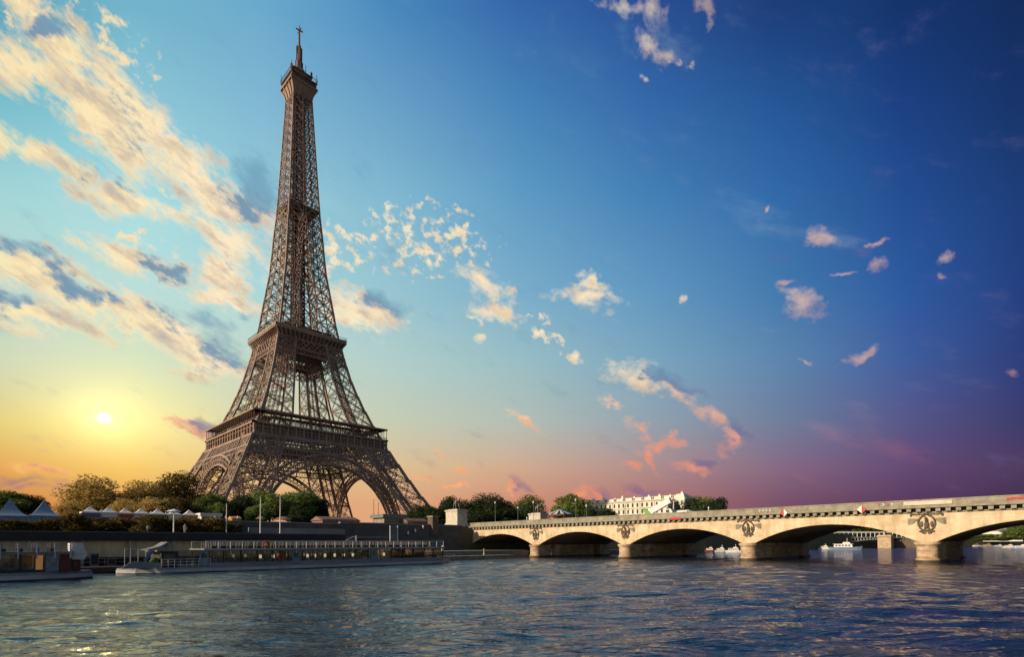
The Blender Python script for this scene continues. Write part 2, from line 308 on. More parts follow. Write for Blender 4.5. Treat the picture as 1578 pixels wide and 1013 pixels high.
M['stone_grey'] = mat('parapet_stone', (.33, .30, .23), (.20, .18, .14), .9, .7, bump=.02)
M['stone_dark'] = mat('sooty_stone', (.16, .12, .09), (.075, .06, .048), .9, 1.2)
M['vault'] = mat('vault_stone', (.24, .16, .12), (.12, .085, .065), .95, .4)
M['pier'] = mat('pier_stone', (.58, .45, .31), (.30, .19, .12), .9, .5, stretch=(1, 1, 2.5), bump=.03)
M['algae'] = mat('wet_pier_base', (.10, .06, .035), (.05, .04, .025), .5, 1.2)
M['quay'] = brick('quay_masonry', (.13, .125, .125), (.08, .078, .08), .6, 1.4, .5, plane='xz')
M['quay_light'] = mat('quay_rendered_wall', (.26, .25, .27), (.15, .145, .16), .9, .3, stretch=(.4, 1, 1))
M['wall_cream'] = mat('cream_wall', (.72, .58, .36), (.5, .38, .22), .9, .4, stretch=(2, 1, .5))
M['paving'] = mat('quay_paving', (.22, .2, .18), (.15, .14, .12), .9, .5)
M['asphalt'] = mat('asphalt', (.06, .06, .06), (.045, .045, .045), .9, .8)
M['earth'] = mat('ground_earth', (.10, .10, .05), (.15, .13, .09), .95, .05)
M['black'] = mat('dark_canopy', (.022, .02, .024), (.035, .03, .032), .6, .5)
M['dark'] = mat('dark_interior', (.035, .03, .03), (.06, .05, .045), .8, 1.2)
M['hull'] = mat('hull_paint', (.26, .27, .29), (.18, .185, .2), .45, .5, stretch=(.3, 1, 2))
M['hull_white'] = mat('rubbing_strake', (.52, .52, .54), (.36, .36, .38), .5, .8, stretch=(.4, 1, 2))
M['hull_black'] = mat('black_hull', (.02, .02, .022), (.04, .035, .03), .4, .6)
M['boat_grey'] = mat('boat_roof_grey', (.22, .21, .21), (.15, .14, .145), .6, .6)
M['white'] = mat('white_paint', (.72, .72, .70), (.58, .58, .57), .45, .8)
M['bluegrey'] = mat('blue_grey_door', (.20, .25, .34), (.14, .18, .26), .5, .7)
M['red'] = mat('red_paint', (.50, .045, .035), (.36, .03, .03), .5, 2.)
M['orange'] = mat('orange_paint', (.55, .07, .03), (.42, .05, .02), .5, 2.)
M['redpanel'] = mat('brick_red_panel', (.16, .04, .025), (.11, .03, .02), .7, .9)
M['seat'] = mat('cream_seat', (.5, .42, .32), (.36, .28, .2), .7, 3)
M['green'] = mat('lime_paint', (.16, .42, .06), (.12, .32, .05), .5, 1.)
M['tentwhite'] = mat('white_canvas', (.70, .68, .66), (.56, .54, .52), .8, .6)
M['tentblue'] = mat('bluish_canvas', (.22, .31, .44), (.17, .25, .36), .8, .15)
M['purple'] = mat('purple_canvas', (.16, .12, .26), (.12, .09, .2), .8, 1)
M['redc'] = mat('red_canvas', (.48, .06, .03), (.36, .05, .03), .8, 1)
M['greenc'] = mat('green_canvas', (.06, .16, .09), (.045, .12, .07), .8, 1)
M['yellowc'] = mat('orange_canvas', (.68, .30, .03), (.55, .24, .03), .8, 1)
M['pink'] = mat('pinkish_tiles', (.26, .15, .125), (.19, .11, .09), .85, .6)
M['roofslate'] = mat('zinc_roof', (.2, .2, .2), (.14, .14, .14), .6, .5)
M['bronze'] = mat('weathered_statue_stone', (.24, .23, .20), (.13, .125, .11), .85, 1.5)
M['metal'] = mat('galvanised_metal', (.42, .42, .42), (.3, .3, .3), .4, 2, metal=.5)
M['bark'] = mat('bark', (.07, .05, .035), (.04, .03, .022), .95, 3, bump=.05)
M['skin'] = mat('skin', (.45, .27, .19), (.4, .24, .17), .6, 2)
M['cloth'] = mat('pale_clothing', (.6, .56, .5), (.5, .46, .42), .9, 3)
M['jeans'] = mat('dark_clothing', (.05, .06, .09), (.07, .08, .11), .9, 3)
M['hair'] = mat('dark_hair', (.03, .02, .015), (.05, .03, .02), .8, 5)
M['warm'] = mat('curtain_painted_glow', (.6, .3, .08), (.45, .2, .05), .8, 1.5); _b = M['warm'].node_tree.nodes['Principled BSDF']; _b.inputs['Emission Color'].default_value = (1, .45, .14, 1); _b.inputs['Emission Strength'].default_value = .35  # emission puts an inside glow into the cloth; no lamp behind it
M['blueflag'] = mat('blue_cloth', (.12, .2, .42), (.1, .16, .35), .8, 1)
M['building'] = mat('building_limestone', (.78, .74, .66), (.64, .60, .52), .85, .15)
M['wood'] = mat('mooring_wood', (.3, .25, .2), (.18, .15, .12), .9, 2, stretch=(1, 1, .2))
def glass(name, tint, mixf, rough=.03):
    m_ = bpy.data.materials.new(name); m_.use_nodes = True; t = m_.node_tree; t.nodes.clear()
    o = t.nodes.new('ShaderNodeOutputMaterial'); a = t.nodes.new('ShaderNodeBsdfTransparent'); g = t.nodes.new('ShaderNodeBsdfGlossy'); x = t.nodes.new('ShaderNodeMixShader'); fr = t.nodes.new('ShaderNodeFresnel')
    a.inputs[0].default_value = (*tint, 1); g.inputs['Roughness'].default_value = rough; fr.inputs[0].default_value = 1.5
    n = t.nodes.new('ShaderNodeTexNoise'); n.inputs['Scale'].default_value = .7; mr = t.nodes.new('ShaderNodeMath'); mr.operation = 'MULTIPLY_ADD'; mr.inputs[1].default_value = .12; mr.inputs[2].default_value = mixf
    tcn = t.nodes.new('ShaderNodeTexCoord'); t.links.new(tcn.outputs['Object'], n.inputs[0]); t.links.new(n.outputs[0], mr.inputs[0])
    ad = t.nodes.new('ShaderNodeMath'); t.links.new(fr.outputs[0], ad.inputs[0]); t.links.new(mr.outputs[0], ad.inputs[1]); ad.use_clamp = True
    t.links.new(ad.outputs[0], x.inputs[0]); t.links.new(a.outputs[0], x.inputs[1]); t.links.new(g.outputs[0], x.inputs[2]); t.links.new(x.outputs[0], o.inputs[0]); return m_
M['glass'] = glass('boat_glazing', (.80, .78, .74), -.04)
M['glass_clear'] = glass('clear_glazing', (.8, .82, .8), .10)
M['glass_dark'] = mat('dark_window', (.03, .032, .036), (.06, .055, .05), .12, .4, spec=.6)
M['lit'] = mat('lit_lamp_glass', (.9, .85, .75), None, .4); _b = M['lit'].node_tree.nodes['Principled BSDF']; _b.inputs['Emission Color'].default_value = (1, .86, .62, 1); _b.inputs['Emission Strength'].default_value = .8
def leafmat(name, c1, c2, c3, tr=.35):
    m_ = bpy.data.materials.new(name); m_.use_nodes = True; t = m_.node_tree; t.nodes.clear(); ad = t.nodes.new; lk = t.links.new
    o = ad('ShaderNodeOutputMaterial'); tcn = ad('ShaderNodeTexCoord'); n = ad('ShaderNodeTexNoise'); lk(tcn.outputs['Object'], n.inputs[0]); n.inputs['Scale'].default_value = 9; n.inputs['Detail'].default_value = 4
    cr = ad('ShaderNodeValToRGB'); lk(n.outputs[0], cr.inputs[0]); e = cr.color_ramp; e.elements.new(.5)
    for k, (p, c) in enumerate(((.33, c1), (.5, c2), (.68, c3))): e.elements[k].position = p; e.elements[k].color = (*c, 1)
    oi = ad('ShaderNodeObjectInfo'); hs = ad('ShaderNodeHueSaturation'); rr = ad('ShaderNodeMapRange'); lk(oi.outputs['Random'], rr.inputs[0]); rr.inputs[3].default_value = .75; rr.inputs[4].default_value = 1.25
    lk(cr.outputs[0], hs.inputs['Color']); lk(rr.outputs[0], hs.inputs['Value'])
    d = ad('ShaderNodeBsdfDiffuse'); tl = ad('ShaderNodeBsdfTranslucent'); x = ad('ShaderNodeMixShader'); x.inputs[0].default_value = tr
    lk(hs.outputs[0], d.inputs[0]); lk(hs.outputs[0], tl.inputs[0]); lk(d.outputs[0], x.inputs[1]); lk(tl.outputs[0], x.inputs[2]); lk(x.outputs[0], o.inputs[0]); return m_
M['leaf'] = leafmat('green_foliage', (.045, .075, .02), (.12, .17, .045), (.28, .32, .10))
M['leaf_dark'] = leafmat('dark_foliage', (.018, .03, .016), (.04, .06, .028), (.09, .11, .05), .25)
M['leaf_sunglow'] = leafmat('foliage_sunglow_tint', (.26, .17, .05), (.48, .33, .11), (.72, .54, .24), .55)  # warm sunset glow painted into the leaf colour
M['leaf_hedge'] = leafmat('hedge_foliage', (.05, .035, .014), (.12, .09, .032), (.27, .20, .07), .35)

# ------------------------------------------------------------------ water: one sheet with real waves where it is seen closely
def make_water():
    def axis(lo, hi, step, far0, far1):
        a = list(np.arange(lo, hi, step)); w = step; left = [lo]; right = [a[-1]]
        while left[-1] > far0: w *= 1.16; left.append(left[-1]-w)
        w = step
        while right[-1] < far1: w *= 1.16; right.append(right[-1]+w)
        return np.array(left[:0:-1]+a+right[1:])
    X = axis(-141, -58, .2, -3500, 4500); Y = axis(-325, -236, .2, -3500, 4500)
    gx, gy = np.meshgrid(X, Y, indexing='ij'); rs = np.random.RandomState(7)
    z = np.zeros_like(gx)
    fx = np.clip((gx+190)/40, 0, 1)*np.clip((40-gx)/90, 0, 1); fy = np.clip((gy+345)/14, 0, 1)*np.clip((-205-gy)/25, 0, 1); fade = fx*fy
    px_, py_ = gx + .9*np.sin(gy*.21+gx*.05), gy + .9*np.sin(gx*.17-gy*.06)
    for i in range(46):
        lam = math.exp(rs.uniform(math.log(.75), math.log(8.5))); th = math.radians(52 + rs.normal(0, 24)); k = 2*math.pi/lam
        ph = k*(math.cos(th)*px_+math.sin(th)*py_)+rs.uniform(0, 6.28)
        wfade = fade if lam > 2.2 else fade*np.clip((70-np.hypot(gx-CX, gy-CY))/40, 0, 1)
        g_ = .6+.4*np.sin(gx*rs.uniform(-.12, .12)+gy*rs.uniform(-.12, .12)+rs.uniform(0, 6))
        z += wfade*g_*.0082*lam**.75*(np.sin(ph)+.25*np.sin(2*ph+.6))
    nx, ny = len(X), len(Y)
    co = np.stack([gx, gy, z], -1).reshape(-1, 3)
    idx = np.arange(nx*ny).reshape(nx, ny)
    q = np.stack([idx[:-1, :-1], idx[1:, :-1], idx[1:, 1:], idx[:-1, 1:]], -1).reshape(-1, 4)
    me = bpy.data.meshes.new('river_water'); me.vertices.add(len(co)); me.vertices.foreach_set('co', co.ravel().astype('f'))
    me.loops.add(q.size); me.loops.foreach_set('vertex_index', q.ravel().astype('i')); me.polygons.add(len(q))
    me.polygons.foreach_set('loop_start', np.arange(0, q.size, 4, dtype='i')); me.polygons.foreach_set('loop_total', np.full(len(q), 4, 'i'))
    me.polygons.foreach_set('use_smooth', np.ones(len(q), bool)); me.update(calc_edges=True)
    m_ = bpy.data.materials.new('river_water'); m_.use_nodes = True; t = m_.node_tree; b = t.nodes['Principled BSDF']
    b.inputs['Base Color'].default_value = (.007, .021, .038, 1); b.inputs['Roughness'].default_value = .07; b.inputs['IOR'].default_value = 1.95
    tcn = t.nodes.new('ShaderNodeTexCoord'); prev = None
    for sc_, st, dist, det in ((.55, (1, 1.0, 1), .50, 3), (2.2, (1, 1, 1), .13, 4), (7.5, (1, 1, 1), .018, 3)):
        mp = t.nodes.new('ShaderNodeMapping'); t.links.new(tcn.outputs['Object'], mp.inputs[0]); mp.vector_type = 'TEXTURE'; mp.inputs[2].default_value = (0, 0, math.radians(-40)); mp.inputs[3].default_value = (2.6, .9, 1)
        n = t.nodes.new('ShaderNodeTexNoise'); t.links.new(mp.outputs[0], n.inputs[0]); n.inputs['Scale'].default_value = sc_; n.inputs['Detail'].default_value = det; n.inputs['Roughness'].default_value = .55; n.inputs['Distortion'].default_value = .8
        bp = t.nodes.new('ShaderNodeBump'); bp.inputs['Distance'].default_value = dist; t.links.new(n.outputs[0], bp.inputs['Height'])
        if prev: t.links.new(prev.outputs[0], bp.inputs['Normal'])
        prev = bp
    t.links.new(prev.outputs[0], b.inputs['Normal']); me.materials.append(m_)
    o = bpy.data.objects.new('river_water', me); COL.objects.link(o); tag(o, kind='structure')
make_water()

# ------------------------------------------------------------------ land
LQ = 2.2      # lower quay level
UQ = 9.72     # street level on the left bank
def sheet(name, pts, z, m_, depth=None):
    mb = MB()
    if depth is None: mb.poly([(x, y, z) for x, y in pts])
    else: mb.prism(pts, 2, z-depth, z)
    return tag(part(name, mb, m_), kind='structure')
BANK = [(18, -180), (60, -192), (106, -203), (225, -217), (314, -226), (480, -254), (620, -297), (1000, -420), (4500, -1600), (4500, 4500), (-3500, 4500), (-3500, -180)]
sheet('ground', BANK, UQ, M['earth'], 14)
sheet('lower_quay', [(-700, -206), (-17.6, -206), (-17.6, -180.5), (-700, -180.5)], LQ, M['paving'], 5)
sheet('quay_under_bridge', [(-17.5, -200), (60, -203), (60, -192.5), (18, -180.5), (-17.5, -180.5)], 1.6, M['paving'], 4)
sheet('quay_road', [(-600, -165), (300, -165), (300, -145), (-600, -145)], UQ+.004, M['asphalt'])
mb = MB(); mb.box(-3500, -4000, -6, 4500, -341, 4); tag(part('right_bank_ground', mb, M['paving']), kind='structure')
mb = MB(); mb.box(-3500, -4500, -9, 4500, 4500, -8); tag(part('riverbed', mb, M['earth']), kind='structure')

# ------------------------------------------------------------------ the iron tower
TG = UQ
OUT = [(0, 66.5), (18, 54.8), (33, 46.9), (49, 39.0), (57.5, 35.4), (65, 32.2), (71, 29.6), (80, 26.4), (91, 23.0), (103, 20.2), (111, 18.6), (117, 17.5), (123, 16.4), (135, 14.9), (147, 13.3), (157, 11.9), (170, 10.9), (180, 10.3), (191, 9.3), (205, 8.5), (215, 8.0), (237, 6.9), (262, 5.7), (276, 5.2)]
INN = [(0, 45), (12, 39.8), (18, 37.0), (33, 30.0), (49, 23.0), (57.5, 19.2), (65, 16.2), (80, 13.2), (91, 11.5), (103, 10.0), (117, 8.0), (130, 6.1), (150, 3.9), (170, 2.2), (190, .9), (200, .35)]
def oo(z): return lerp(OUT, z)
def ii(z): return lerp(INN, z)
tower = thing('lattice_tower', 'tall brown iron lattice tower on four splayed legs rising above the riverbank', 'tower', (0, 0, TG))
def tw(x, y, z): return V((x, y, TG+z))
def legface(z, face, sx, sy):
    """the two corner points of one face of a leg at height z, and the face normal"""
    o_, i_ = oo(z), ii(z)
    if face == 0: return tw(sx*o_, sy*o_, z), tw(sx*i_, sy*o_, z), V((0, sy, .3))
    if face == 1: return tw(sx*o_, sy*o_, z), tw(sx*o_, sy*i_, z), V((sx, 0, .3))
    if face == 2: return tw(sx*o_, sy*i_, z), tw(sx*i_, sy*i_, z), V((0, -sy, .3))
    return tw(sx*i_, sy*o_, z), tw(sx*i_, sy*i_, z), V((-sx, 0, .3))
LV1 = [2.5, 12.5, 22.5, 32.5, 42, 50]; LV2 = [57.5, 65, 74, 83, 92, 101, 106, 112, 117]
for sx in (-1, 1):
    for sy in (-1, 1):
        mb = MB()
        for levels, cw, tw_, tt in ((LV1, 1.3, 1.15, .23), (LV2, 1.1, .8, .19)):
            for za, zb in zip(levels, levels[1:]):
                for f in range(4):
                    a0, b0, n = legface(za, f, sx, sy); a1, b1, _ = legface(zb, f, sx, sy)
                    inner = f >= 2
                    m0, m1 = (a0+b0)/2, (a1+b1)/2; l0, l1 = (a0+a1)/2, (b0+b1)/2
                    mb.truss(a0, b1, tw_, tt, n); mb.truss(b0, a1, tw_, tt, n)
                    mb.truss(a1, b1, tw_*.9, tt, n)
                    if not inner:
                        mb.beam(m0, l0, tt*.9); mb.beam(m0, l1, tt*.9); mb.beam(m1, l0, tt*.9); mb.beam(m1, l1, tt*.9); mb.beam(l0, l1, tt*.9)
                # horizontal diaphragm cross
                c = [tw(sx*p(zb), sy*q(zb), zb) for p, q in ((oo, oo), (ii, oo), (ii, ii), (oo, ii))]
                mb.truss(c[0], c[2], tw_*.8, tt, (0, 0, 1)); mb.truss(c[1], c[3], tw_*.8, tt, (0, 0, 1))
            for P_, Q_ in ((oo, oo), (ii, oo), (ii, ii), (oo, ii)):
                for za, zb in zip(levels, levels[1:]):
                    w = cw if (P_, Q_) == (oo, oo) else cw*.85
                    mb.beam(tw(sx*P_(za), sy*Q_(za), za-.4), tw(sx*P_(zb), sy*Q_(zb), zb+.4), w, w, (1, 0, 0))
        # columns carried on through the first platform
        for P_, Q_ in ((oo, oo), (ii, oo), (ii, ii), (oo, ii)):
            mb.beam(tw(sx*P_(50), sy*Q_(50), 50), tw(sx*P_(57.5), sy*Q_(57.5), 57.5), .9)
        # stairs and lift track climbing inside the leg
        for d1, d2 in ((.38, .62), (.62, .38), (.5, .5)):
            for za, zb in zip(LV1[:-1]+[50]+LV2, LV1[1:]+[57.5]+LV2[1:]):
                if zb <= za: continue
                pa = tw(sx*(oo(za)*d1+ii(za)*(1-d1)), sy*(oo(za)*d2+ii(za)*(1-d2)), za); pb = tw(sx*(oo(zb)*d1+ii(zb)*(1-d1)), sy*(oo(zb)*d2+ii(zb)*(1-d2)), zb)
                mb.truss(pa, pb, 1.7, .3, (sx, -sy, .2), cell=1.6)
        lg = part('leg', mb, M['iron'], tower)
        # masonry footings under the four corners
        for P_, Q_ in ((oo, oo), (ii, oo), (ii, ii), (oo, ii)):
            fb_ = MB(); x, y = sx*P_(1), sy*Q_(1); fb_.prism([(x-3.4, y-3.4), (x+3.4, y-3.4), (x+3.4, y+3.4), (x-3.4, y+3.4)], 2, TG-1, TG+1.2); fb_.prism([(x-2.2, y-2.2), (x+2.2, y-2.2), (x+2.2, y+2.2), (x-2.2, y+2.2)], 2, TG+1.2, TG+3.2)
            part('footing', fb_, M['stone_pale'], lg)
# side frames: k quarter turns
def rot(k, x, y, z):
    for _ in range(k): x, y = -y, x
    return tw(x, y, z)
def nrm(k, sl=.45):
    x, y = 0, -1
    for _ in range(k): x, y = -y, x
    return V((x, y, sl))
def band(mb, k, z0, z1, ext0, ext1, n, t, chord, double=True, dy=0., off=None):
    """a band of crossed lattice on side k, leaning with the tower face"""
    f = off or oo
    y0, y1 = -(f(z0)+dy), -(f(z1)+dy); nn = nrm(k)
    mb.beam(rot(k, -ext0, y0, z0), rot(k, ext0, y0, z0), chord, chord, nn); mb.beam(rot(k, -ext1, y1, z1), rot(k, ext1, y1, z1), chord, chord, nn)
    for i in range(n):
        a, b = -1+2*i/n, -1+2*(i+1)/n
        mb.beam(rot(k, a*ext0, y0, z0), rot(k, b*ext1, y1, z1), t, t, nn); mb.beam(rot(k, b*ext0, y0, z0), rot(k, a*ext1, y1, z1), t, t, nn)
        if double:
            c = (a+b)/2; mz = (z0+z1)/2; my = (y0+y1)/2; me_ = (ext0+ext1)/2
            for p, q in (((c*ext0, y0, z0), (a*me_, my, mz)), ((c*ext0, y0, z0), (b*me_, my, mz)), ((c*ext1, y1, z1), (a*me_, my, mz)), ((c*ext1, y1, z1), (b*me_, my, mz))):
                mb.beam(rot(k, *p), rot(k, *q), t*.8, t*.8, nn)
for k in range(4):
    g = MB()
    band(g, k, 44.2, 50.2, oo(44.2), oo(50.2), 22, .34, .8); band(g, k, 41.0, 44.2, oo(41), oo(44.2), 44, .24, .6, False)
    # uprights dividing the big frieze
    for i in range(-4, 5): g.beam(rot(k, i*9.2, -oo(41)-.1, 41), rot(k, i*9.2*.96, -oo(50.2)-.1, 50.2), .6, .6, nrm(k))
    band(g, k, 44.2, 50.2, ii(44), ii(50), 8, .3, .6, True, off=ii)
    part('first_floor_girder', g, M['iron'], tower)
    # the great arch: lattice ring between two curved chords, springing from the legs
    A = MB(); R1, R0, zc = 41.2, 36.2, 2.0; ns = 44
    def ap(r, a, dy=0.):
        x, z = r*math.cos(a), zc+r*math.sin(a); return rot(k, x, -(43.2+(oo(max(z, 0))-43.2)*.18+dy), z)
    def ap2(r, a):  # the elliptical outer chord touches the girder at its crown
        x, z = r*math.cos(a), zc+r*math.sin(a); return x, z
    for r, w in ((R1, .95), (R0, 1.0), ((R0+R1)/2, .4)):
        for i in range(ns):
            a, b = math.pi*(i+.0)/ns, math.pi*(i+1)/ns
            if zc+r*math.sin(a) < 3 or zc+r*math.sin(b) < 3: pass
            for dy in (0, 3.0): A.beam(ap(r, a, -dy), ap(r, b, -dy), w, w*.55, nrm(k))
    for i in range(ns):
        a, b = math.pi*i/ns, math.pi*(i+1)/ns; c_ = (a+b)/2
        A.beam(ap(R0, a), ap(R1, a), .3, .3, nrm(k)); A.beam(ap(R0, a), ap(R1, b), .26, .26, nrm(k)); A.beam(ap(R0, b), ap(R1, a), .26, .26, nrm(k))
        A.beam(ap(R0, a), ap(R0, a, -3), .3); A.beam(ap(R0, a), ap(R0, b, -3), .22)
    # spandrels: radial bars from arch to girder and leg
    for i in range(5, ns-4):
        a = math.pi*i/ns
        if abs(math.cos(a)) < .30: continue
        r2 = (41-zc)/max(.2, math.sin(a)); r2 = min(r2, (ii(30)+9)/max(.05, abs(math.cos(a))))
        if r2 > R1+.8: A.beam(ap(R1, a), ap(r2, a), .3, .3, nrm(k))
    for rr_, a0_, a1_ in ((44.0, .74, 1.08), (47.5, .70, .94)):
        for sgn in (0, 1):
            for j in range(8):
                a = a0_+(a1_-a0_)*j/8; b = a0_+(a1_-a0_)*(j+1)/8
                if sgn: a, b = math.pi-a, math.pi-b
                A.beam(ap(rr_, a), ap(rr_, b), .28, .28, nrm(k))
    part('arch', A, M['iron'], tower)
# first platform
G1 = 37.9
ff = MB(); ff.box(-G1+.4, -G1+.4, TG+56.0, G1-.4, -G1+.4+16, TG+56.9); ff.box(-G1+.4, G1-.4-16, TG+56.0, G1-.4, G1-.4, TG+56.9); ff.box(-G1+.4, -G1+16.4, TG+56.0, -G1+16.4, G1-16.4, TG+56.9); ff.box(G1-16.4, -G1+16.4, TG+56.0, G1-.4, G1-16.4, TG+56.9)
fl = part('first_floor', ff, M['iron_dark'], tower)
for k in range(4):
    b = MB()
    # fascia: recessed frieze, brackets, cornice
    def fb4(x0, x1, y0, y1, z0, z1, mb_=None):
        mm = mb_ or b
        p = [rot(k, x, y, z) for z in (z0, z1) for x, y in ((x0, y0), (x1, y0), (x1, y1), (x0, y1))]
        n = len(mm.v); mm.v += [tuple(q) for q in p]; mm.f += [tuple(n+i for i in f) for f in ((3,2,1,0), (4,5,6,7), (0,1,5,4), (1,2,6,5), (2,3,7,6), (3,0,4,7))]
    fr_ = MB(); fb4(-G1+1.2, G1-1.2, -G1+1.25, -G1+1.5, 51.6, 56.3, fr_); part('frieze_panel', fr_, M['iron'], fl)
    fb4(-G1-.55, G1+.55, -G1-.55, -G1+1.4, 56.3, 57.1); fb4(-G1, G1, -G1-.02, -G1+.6, 54.6, 54.9); fb4(-G1-.1, G1+.1, -G1-.1, -G1+.7, 50.9, 51.6)
    for i in range(37):
        x = -G1+.3+i*(2*G1-.6)/36; w = .3 if i % 2 else .62
        fb4(x-w/2, x+w/2, -G1-.2 if i % 2 == 0 else -G1+.35, -G1+1.26, 51.6, 56.3)
    part('fascia', b, M['iron'], fl)
    r_ = MB(); fb4(-G1-.2, G1+.2, -G1-.2, -G1+6.8, 63.1, 63.55, r_); fb4(-G1-.3, G1+.3, -G1-.3, -G1+.1, 62.9, 63.65, r_)
    part('gallery_roof', r_, M['iron'], fl)
    p_ = MB()
    for i in range(25):
        x = -G1+.2+i*(2*G1-.4)/24; fb4(x-.11, x+.11, -G1+.05, -G1+.27, 57.1, 62.9, p_)
    fb4(-G1, G1, -G1+.05, -G1+.15, 58.35, 58.5, p_)
    for i in range(150):
        x = -G1+i*(2*G1)/150; fb4(x-.03, x+.03, -G1+.07, -G1+.13, 57.1, 58.4, p_)
    for i in range(25):
        x = -G1+4+i*(2*G1-8)/24; fb4(x-.13, x+.13, -G1+6.3, -G1+6.6, 57.1, 63.1, p_)
    part('railing', p_, M['iron_dark'], fl)
    w_ = MB(); fb4(-23, 25, -G1+9.0, -G1+9.2, 57.0, 62.6, w_); part('pavilion_glazing', w_, M['glass_clear'], fl)
    w2 = MB(); fb4(-26, 26, -G1+9.3, -G1+15, 62.6, 63.0, w2)
    for i in range(13): fb4(-26+i*4.33-.12, -26+i*4.33+.12, -G1+8.8, -G1+9.1, 57, 62.7, w2)
    part('pavilion_frame', w2, M['iron_dark'], fl)
# second platform
G2 = 20.9
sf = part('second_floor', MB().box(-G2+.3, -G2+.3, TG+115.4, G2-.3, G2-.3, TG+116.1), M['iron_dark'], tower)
for k in range(4):
    b = MB()
    def q4(x0, x1, y0, y1, z0, z1, mm):
        p = [rot(k, x, y, z) for z in (z0, z1) for x, y in ((x0, y0), (x1, y0), (x1, y1), (x0, y1))]
        n = len(mm.v); mm.v += [tuple(q) for q in p]; mm.f += [tuple(n+i for i in f) for f in ((3,2,1,0), (4,5,6,7), (0,1,5,4), (1,2,6,5), (2,3,7,6), (3,0,4,7))]
    q4(-G2, G2, -G2, -G2+.5, 116.1, 117.2, b); q4(-G2+.2, G2-.2, -G2+.25, -G2+.6, 115.1, 116.1, b)
    # coving under the cornice, ribbed by curved consoles
    cv = MB(); prof = [(G2-.1, 115.4), (G2-.9, 114.2), (G2-1.7, 113.0), (oo(111.4)+.15, 111.4)]
    for (h0, z0), (h1, z1) in zip(prof, prof[1:]): cv.quad(rot(k, -h0+.5, -h0+.55, z0), rot(k, h0-.5, -h0+.55, z0), rot(k, h1-.5, -h1+.55, z1), rot(k, -h1+.5, -h1+.55, z1))
    for i in range(17):
        u = -1+i/8
        for (h0, z0), (h1, z1) in zip(prof, prof[1:]): b.beam(rot(k, u*h0, -h0+.1, z0), rot(k, u*h1, -h1+.1, z1), .34, .9, nrm(k))
    part('fascia', b, M['iron'], sf); part('coving', cv, M['iron_dark'], sf)
    g = MB(); e = oo
    band(g, k, 105.8, 111.4, e(105.8), e(111.4), 6, .42, .7, True); band(g, k, 102.6, 105.8, e(102.6), e(105.8), 22, .22, .55, False)
    for s_ in (-1, 1): g.beam(rot(k, s_*ii(102), -e(102)-.1, 102), rot(k, s_*ii(111.4), -e(111.4)-.1, 111.4), .8, .8, nrm(k))
    band(g, k, 97, 102.6, ii(97), ii(102.6), 4, .35, .5, True, off=ii)
    part('second_floor_girder', g, M['iron'], sf)
    p_ = MB(); h = G2-.1
    for i in range(60): p_.beam(rot(k, -h+i*2*h/60, -h, 117.2), rot(k, -h+i*2*h/60, -h, 118.5), .08)
    p_.beam(rot(k, -h, -h, 118.5), rot(k, h, -h, 118.5), .14)
    # the glazed halls of the second floor
    q4(-13.5, 13.5, -14.6, -14.2, 117, 120.4, p_); q4(-14, 14, -14.9, -10, 120.4, 120.8, p_)
    for i in range(14): q4(-13.5+i*2.08-.1, -13.5+i*2.08+.1, -14.9, -14.6, 117, 120.4, p_)
    part('railing', p_, M['iron_dark'], sf)
    u = MB(); q4(-9.4, 9.4, -10.6, -6, 104.5, 105.2, u); q4(-9.6, 9.6, -10.4, -10.1, 101.6, 104.5, u); part('lift_machinery_deck', u, M['iron_dark'], sf)
# shaft above the second platform
sh = MB(); LV3 = [117.2]
while LV3[-1] < 262: LV3.append(LV3[-1]+max(5.0, 8.4-(LV3[-1]-117)*.026))
LV3[-1] = 264.5
for za, zb in zip(LV3, LV3[1:]):
    t_ = .25 if za < 190 else .23
    for k in range(4):
        o0, o1, i0, i1 = oo(za), oo(zb), ii(za), ii(zb); nn = nrm(k, .1)
        for s_ in (-1, 1):
            a0, b0, a1, b1 = rot(k, s_*o0, -o0, za), rot(k, s_*i0, -o0, za), rot(k, s_*o1, -o1, zb), rot(k, s_*i1, -o1, zb)
            sh.truss(a0, b1, .55, t_*.8, nn, cell=1.2); sh.truss(b0, a1, .55, t_*.8, nn, cell=1.2); sh.beam(a1, b1, t_*1.7, t_*1.7, nn)
            mm_ = (a0+b0+a1+b1)/4; sh.beam((a0+a1)/2, (b0+b1)/2, t_*1.1, t_*1.1, nn)
            sh.beam(b0, b1, .5 if i0 > 1 else .32, .5, nn)
            if i0 > 1.0:     # inner faces of the four pillars
                c0, c1 = rot(k, s_*i0, -i0, za), rot(k, s_*i1, -i1, zb)
                sh.truss(b0, c1, .5, t_*.8, nn.cross(V((0, 0, 1))), cell=1.3); sh.truss(c0, b1, .5, t_*.8, nn.cross(V((0, 0, 1))), cell=1.3); sh.beam(c0, c1, .45); sh.beam(b1, c1, t_*1.5)
        if i0 > 1.0: sh.beam(rot(k, -i1, -o1, zb), rot(k, i1, -o1, zb), t_*1.4, t_*1.4, nn)
        sh.beam(rot(k, -o0, -o0, za-.2), rot(k, -o1, -o1, zb+.2), 1.0-.35*(za-117)/150, None, (1, 0, 0))
    o1 = oo(zb)
    sh.beam(tw(-o1, -o1, zb), tw(o1, o1, zb), t_*1.4); sh.beam(tw(-o1, o1, zb), tw(o1, -o1, zb), t_*1.4)
part('shaft', sh, M['iron'], tower)
lf = MB()   # lift shaft and stairs up the middle
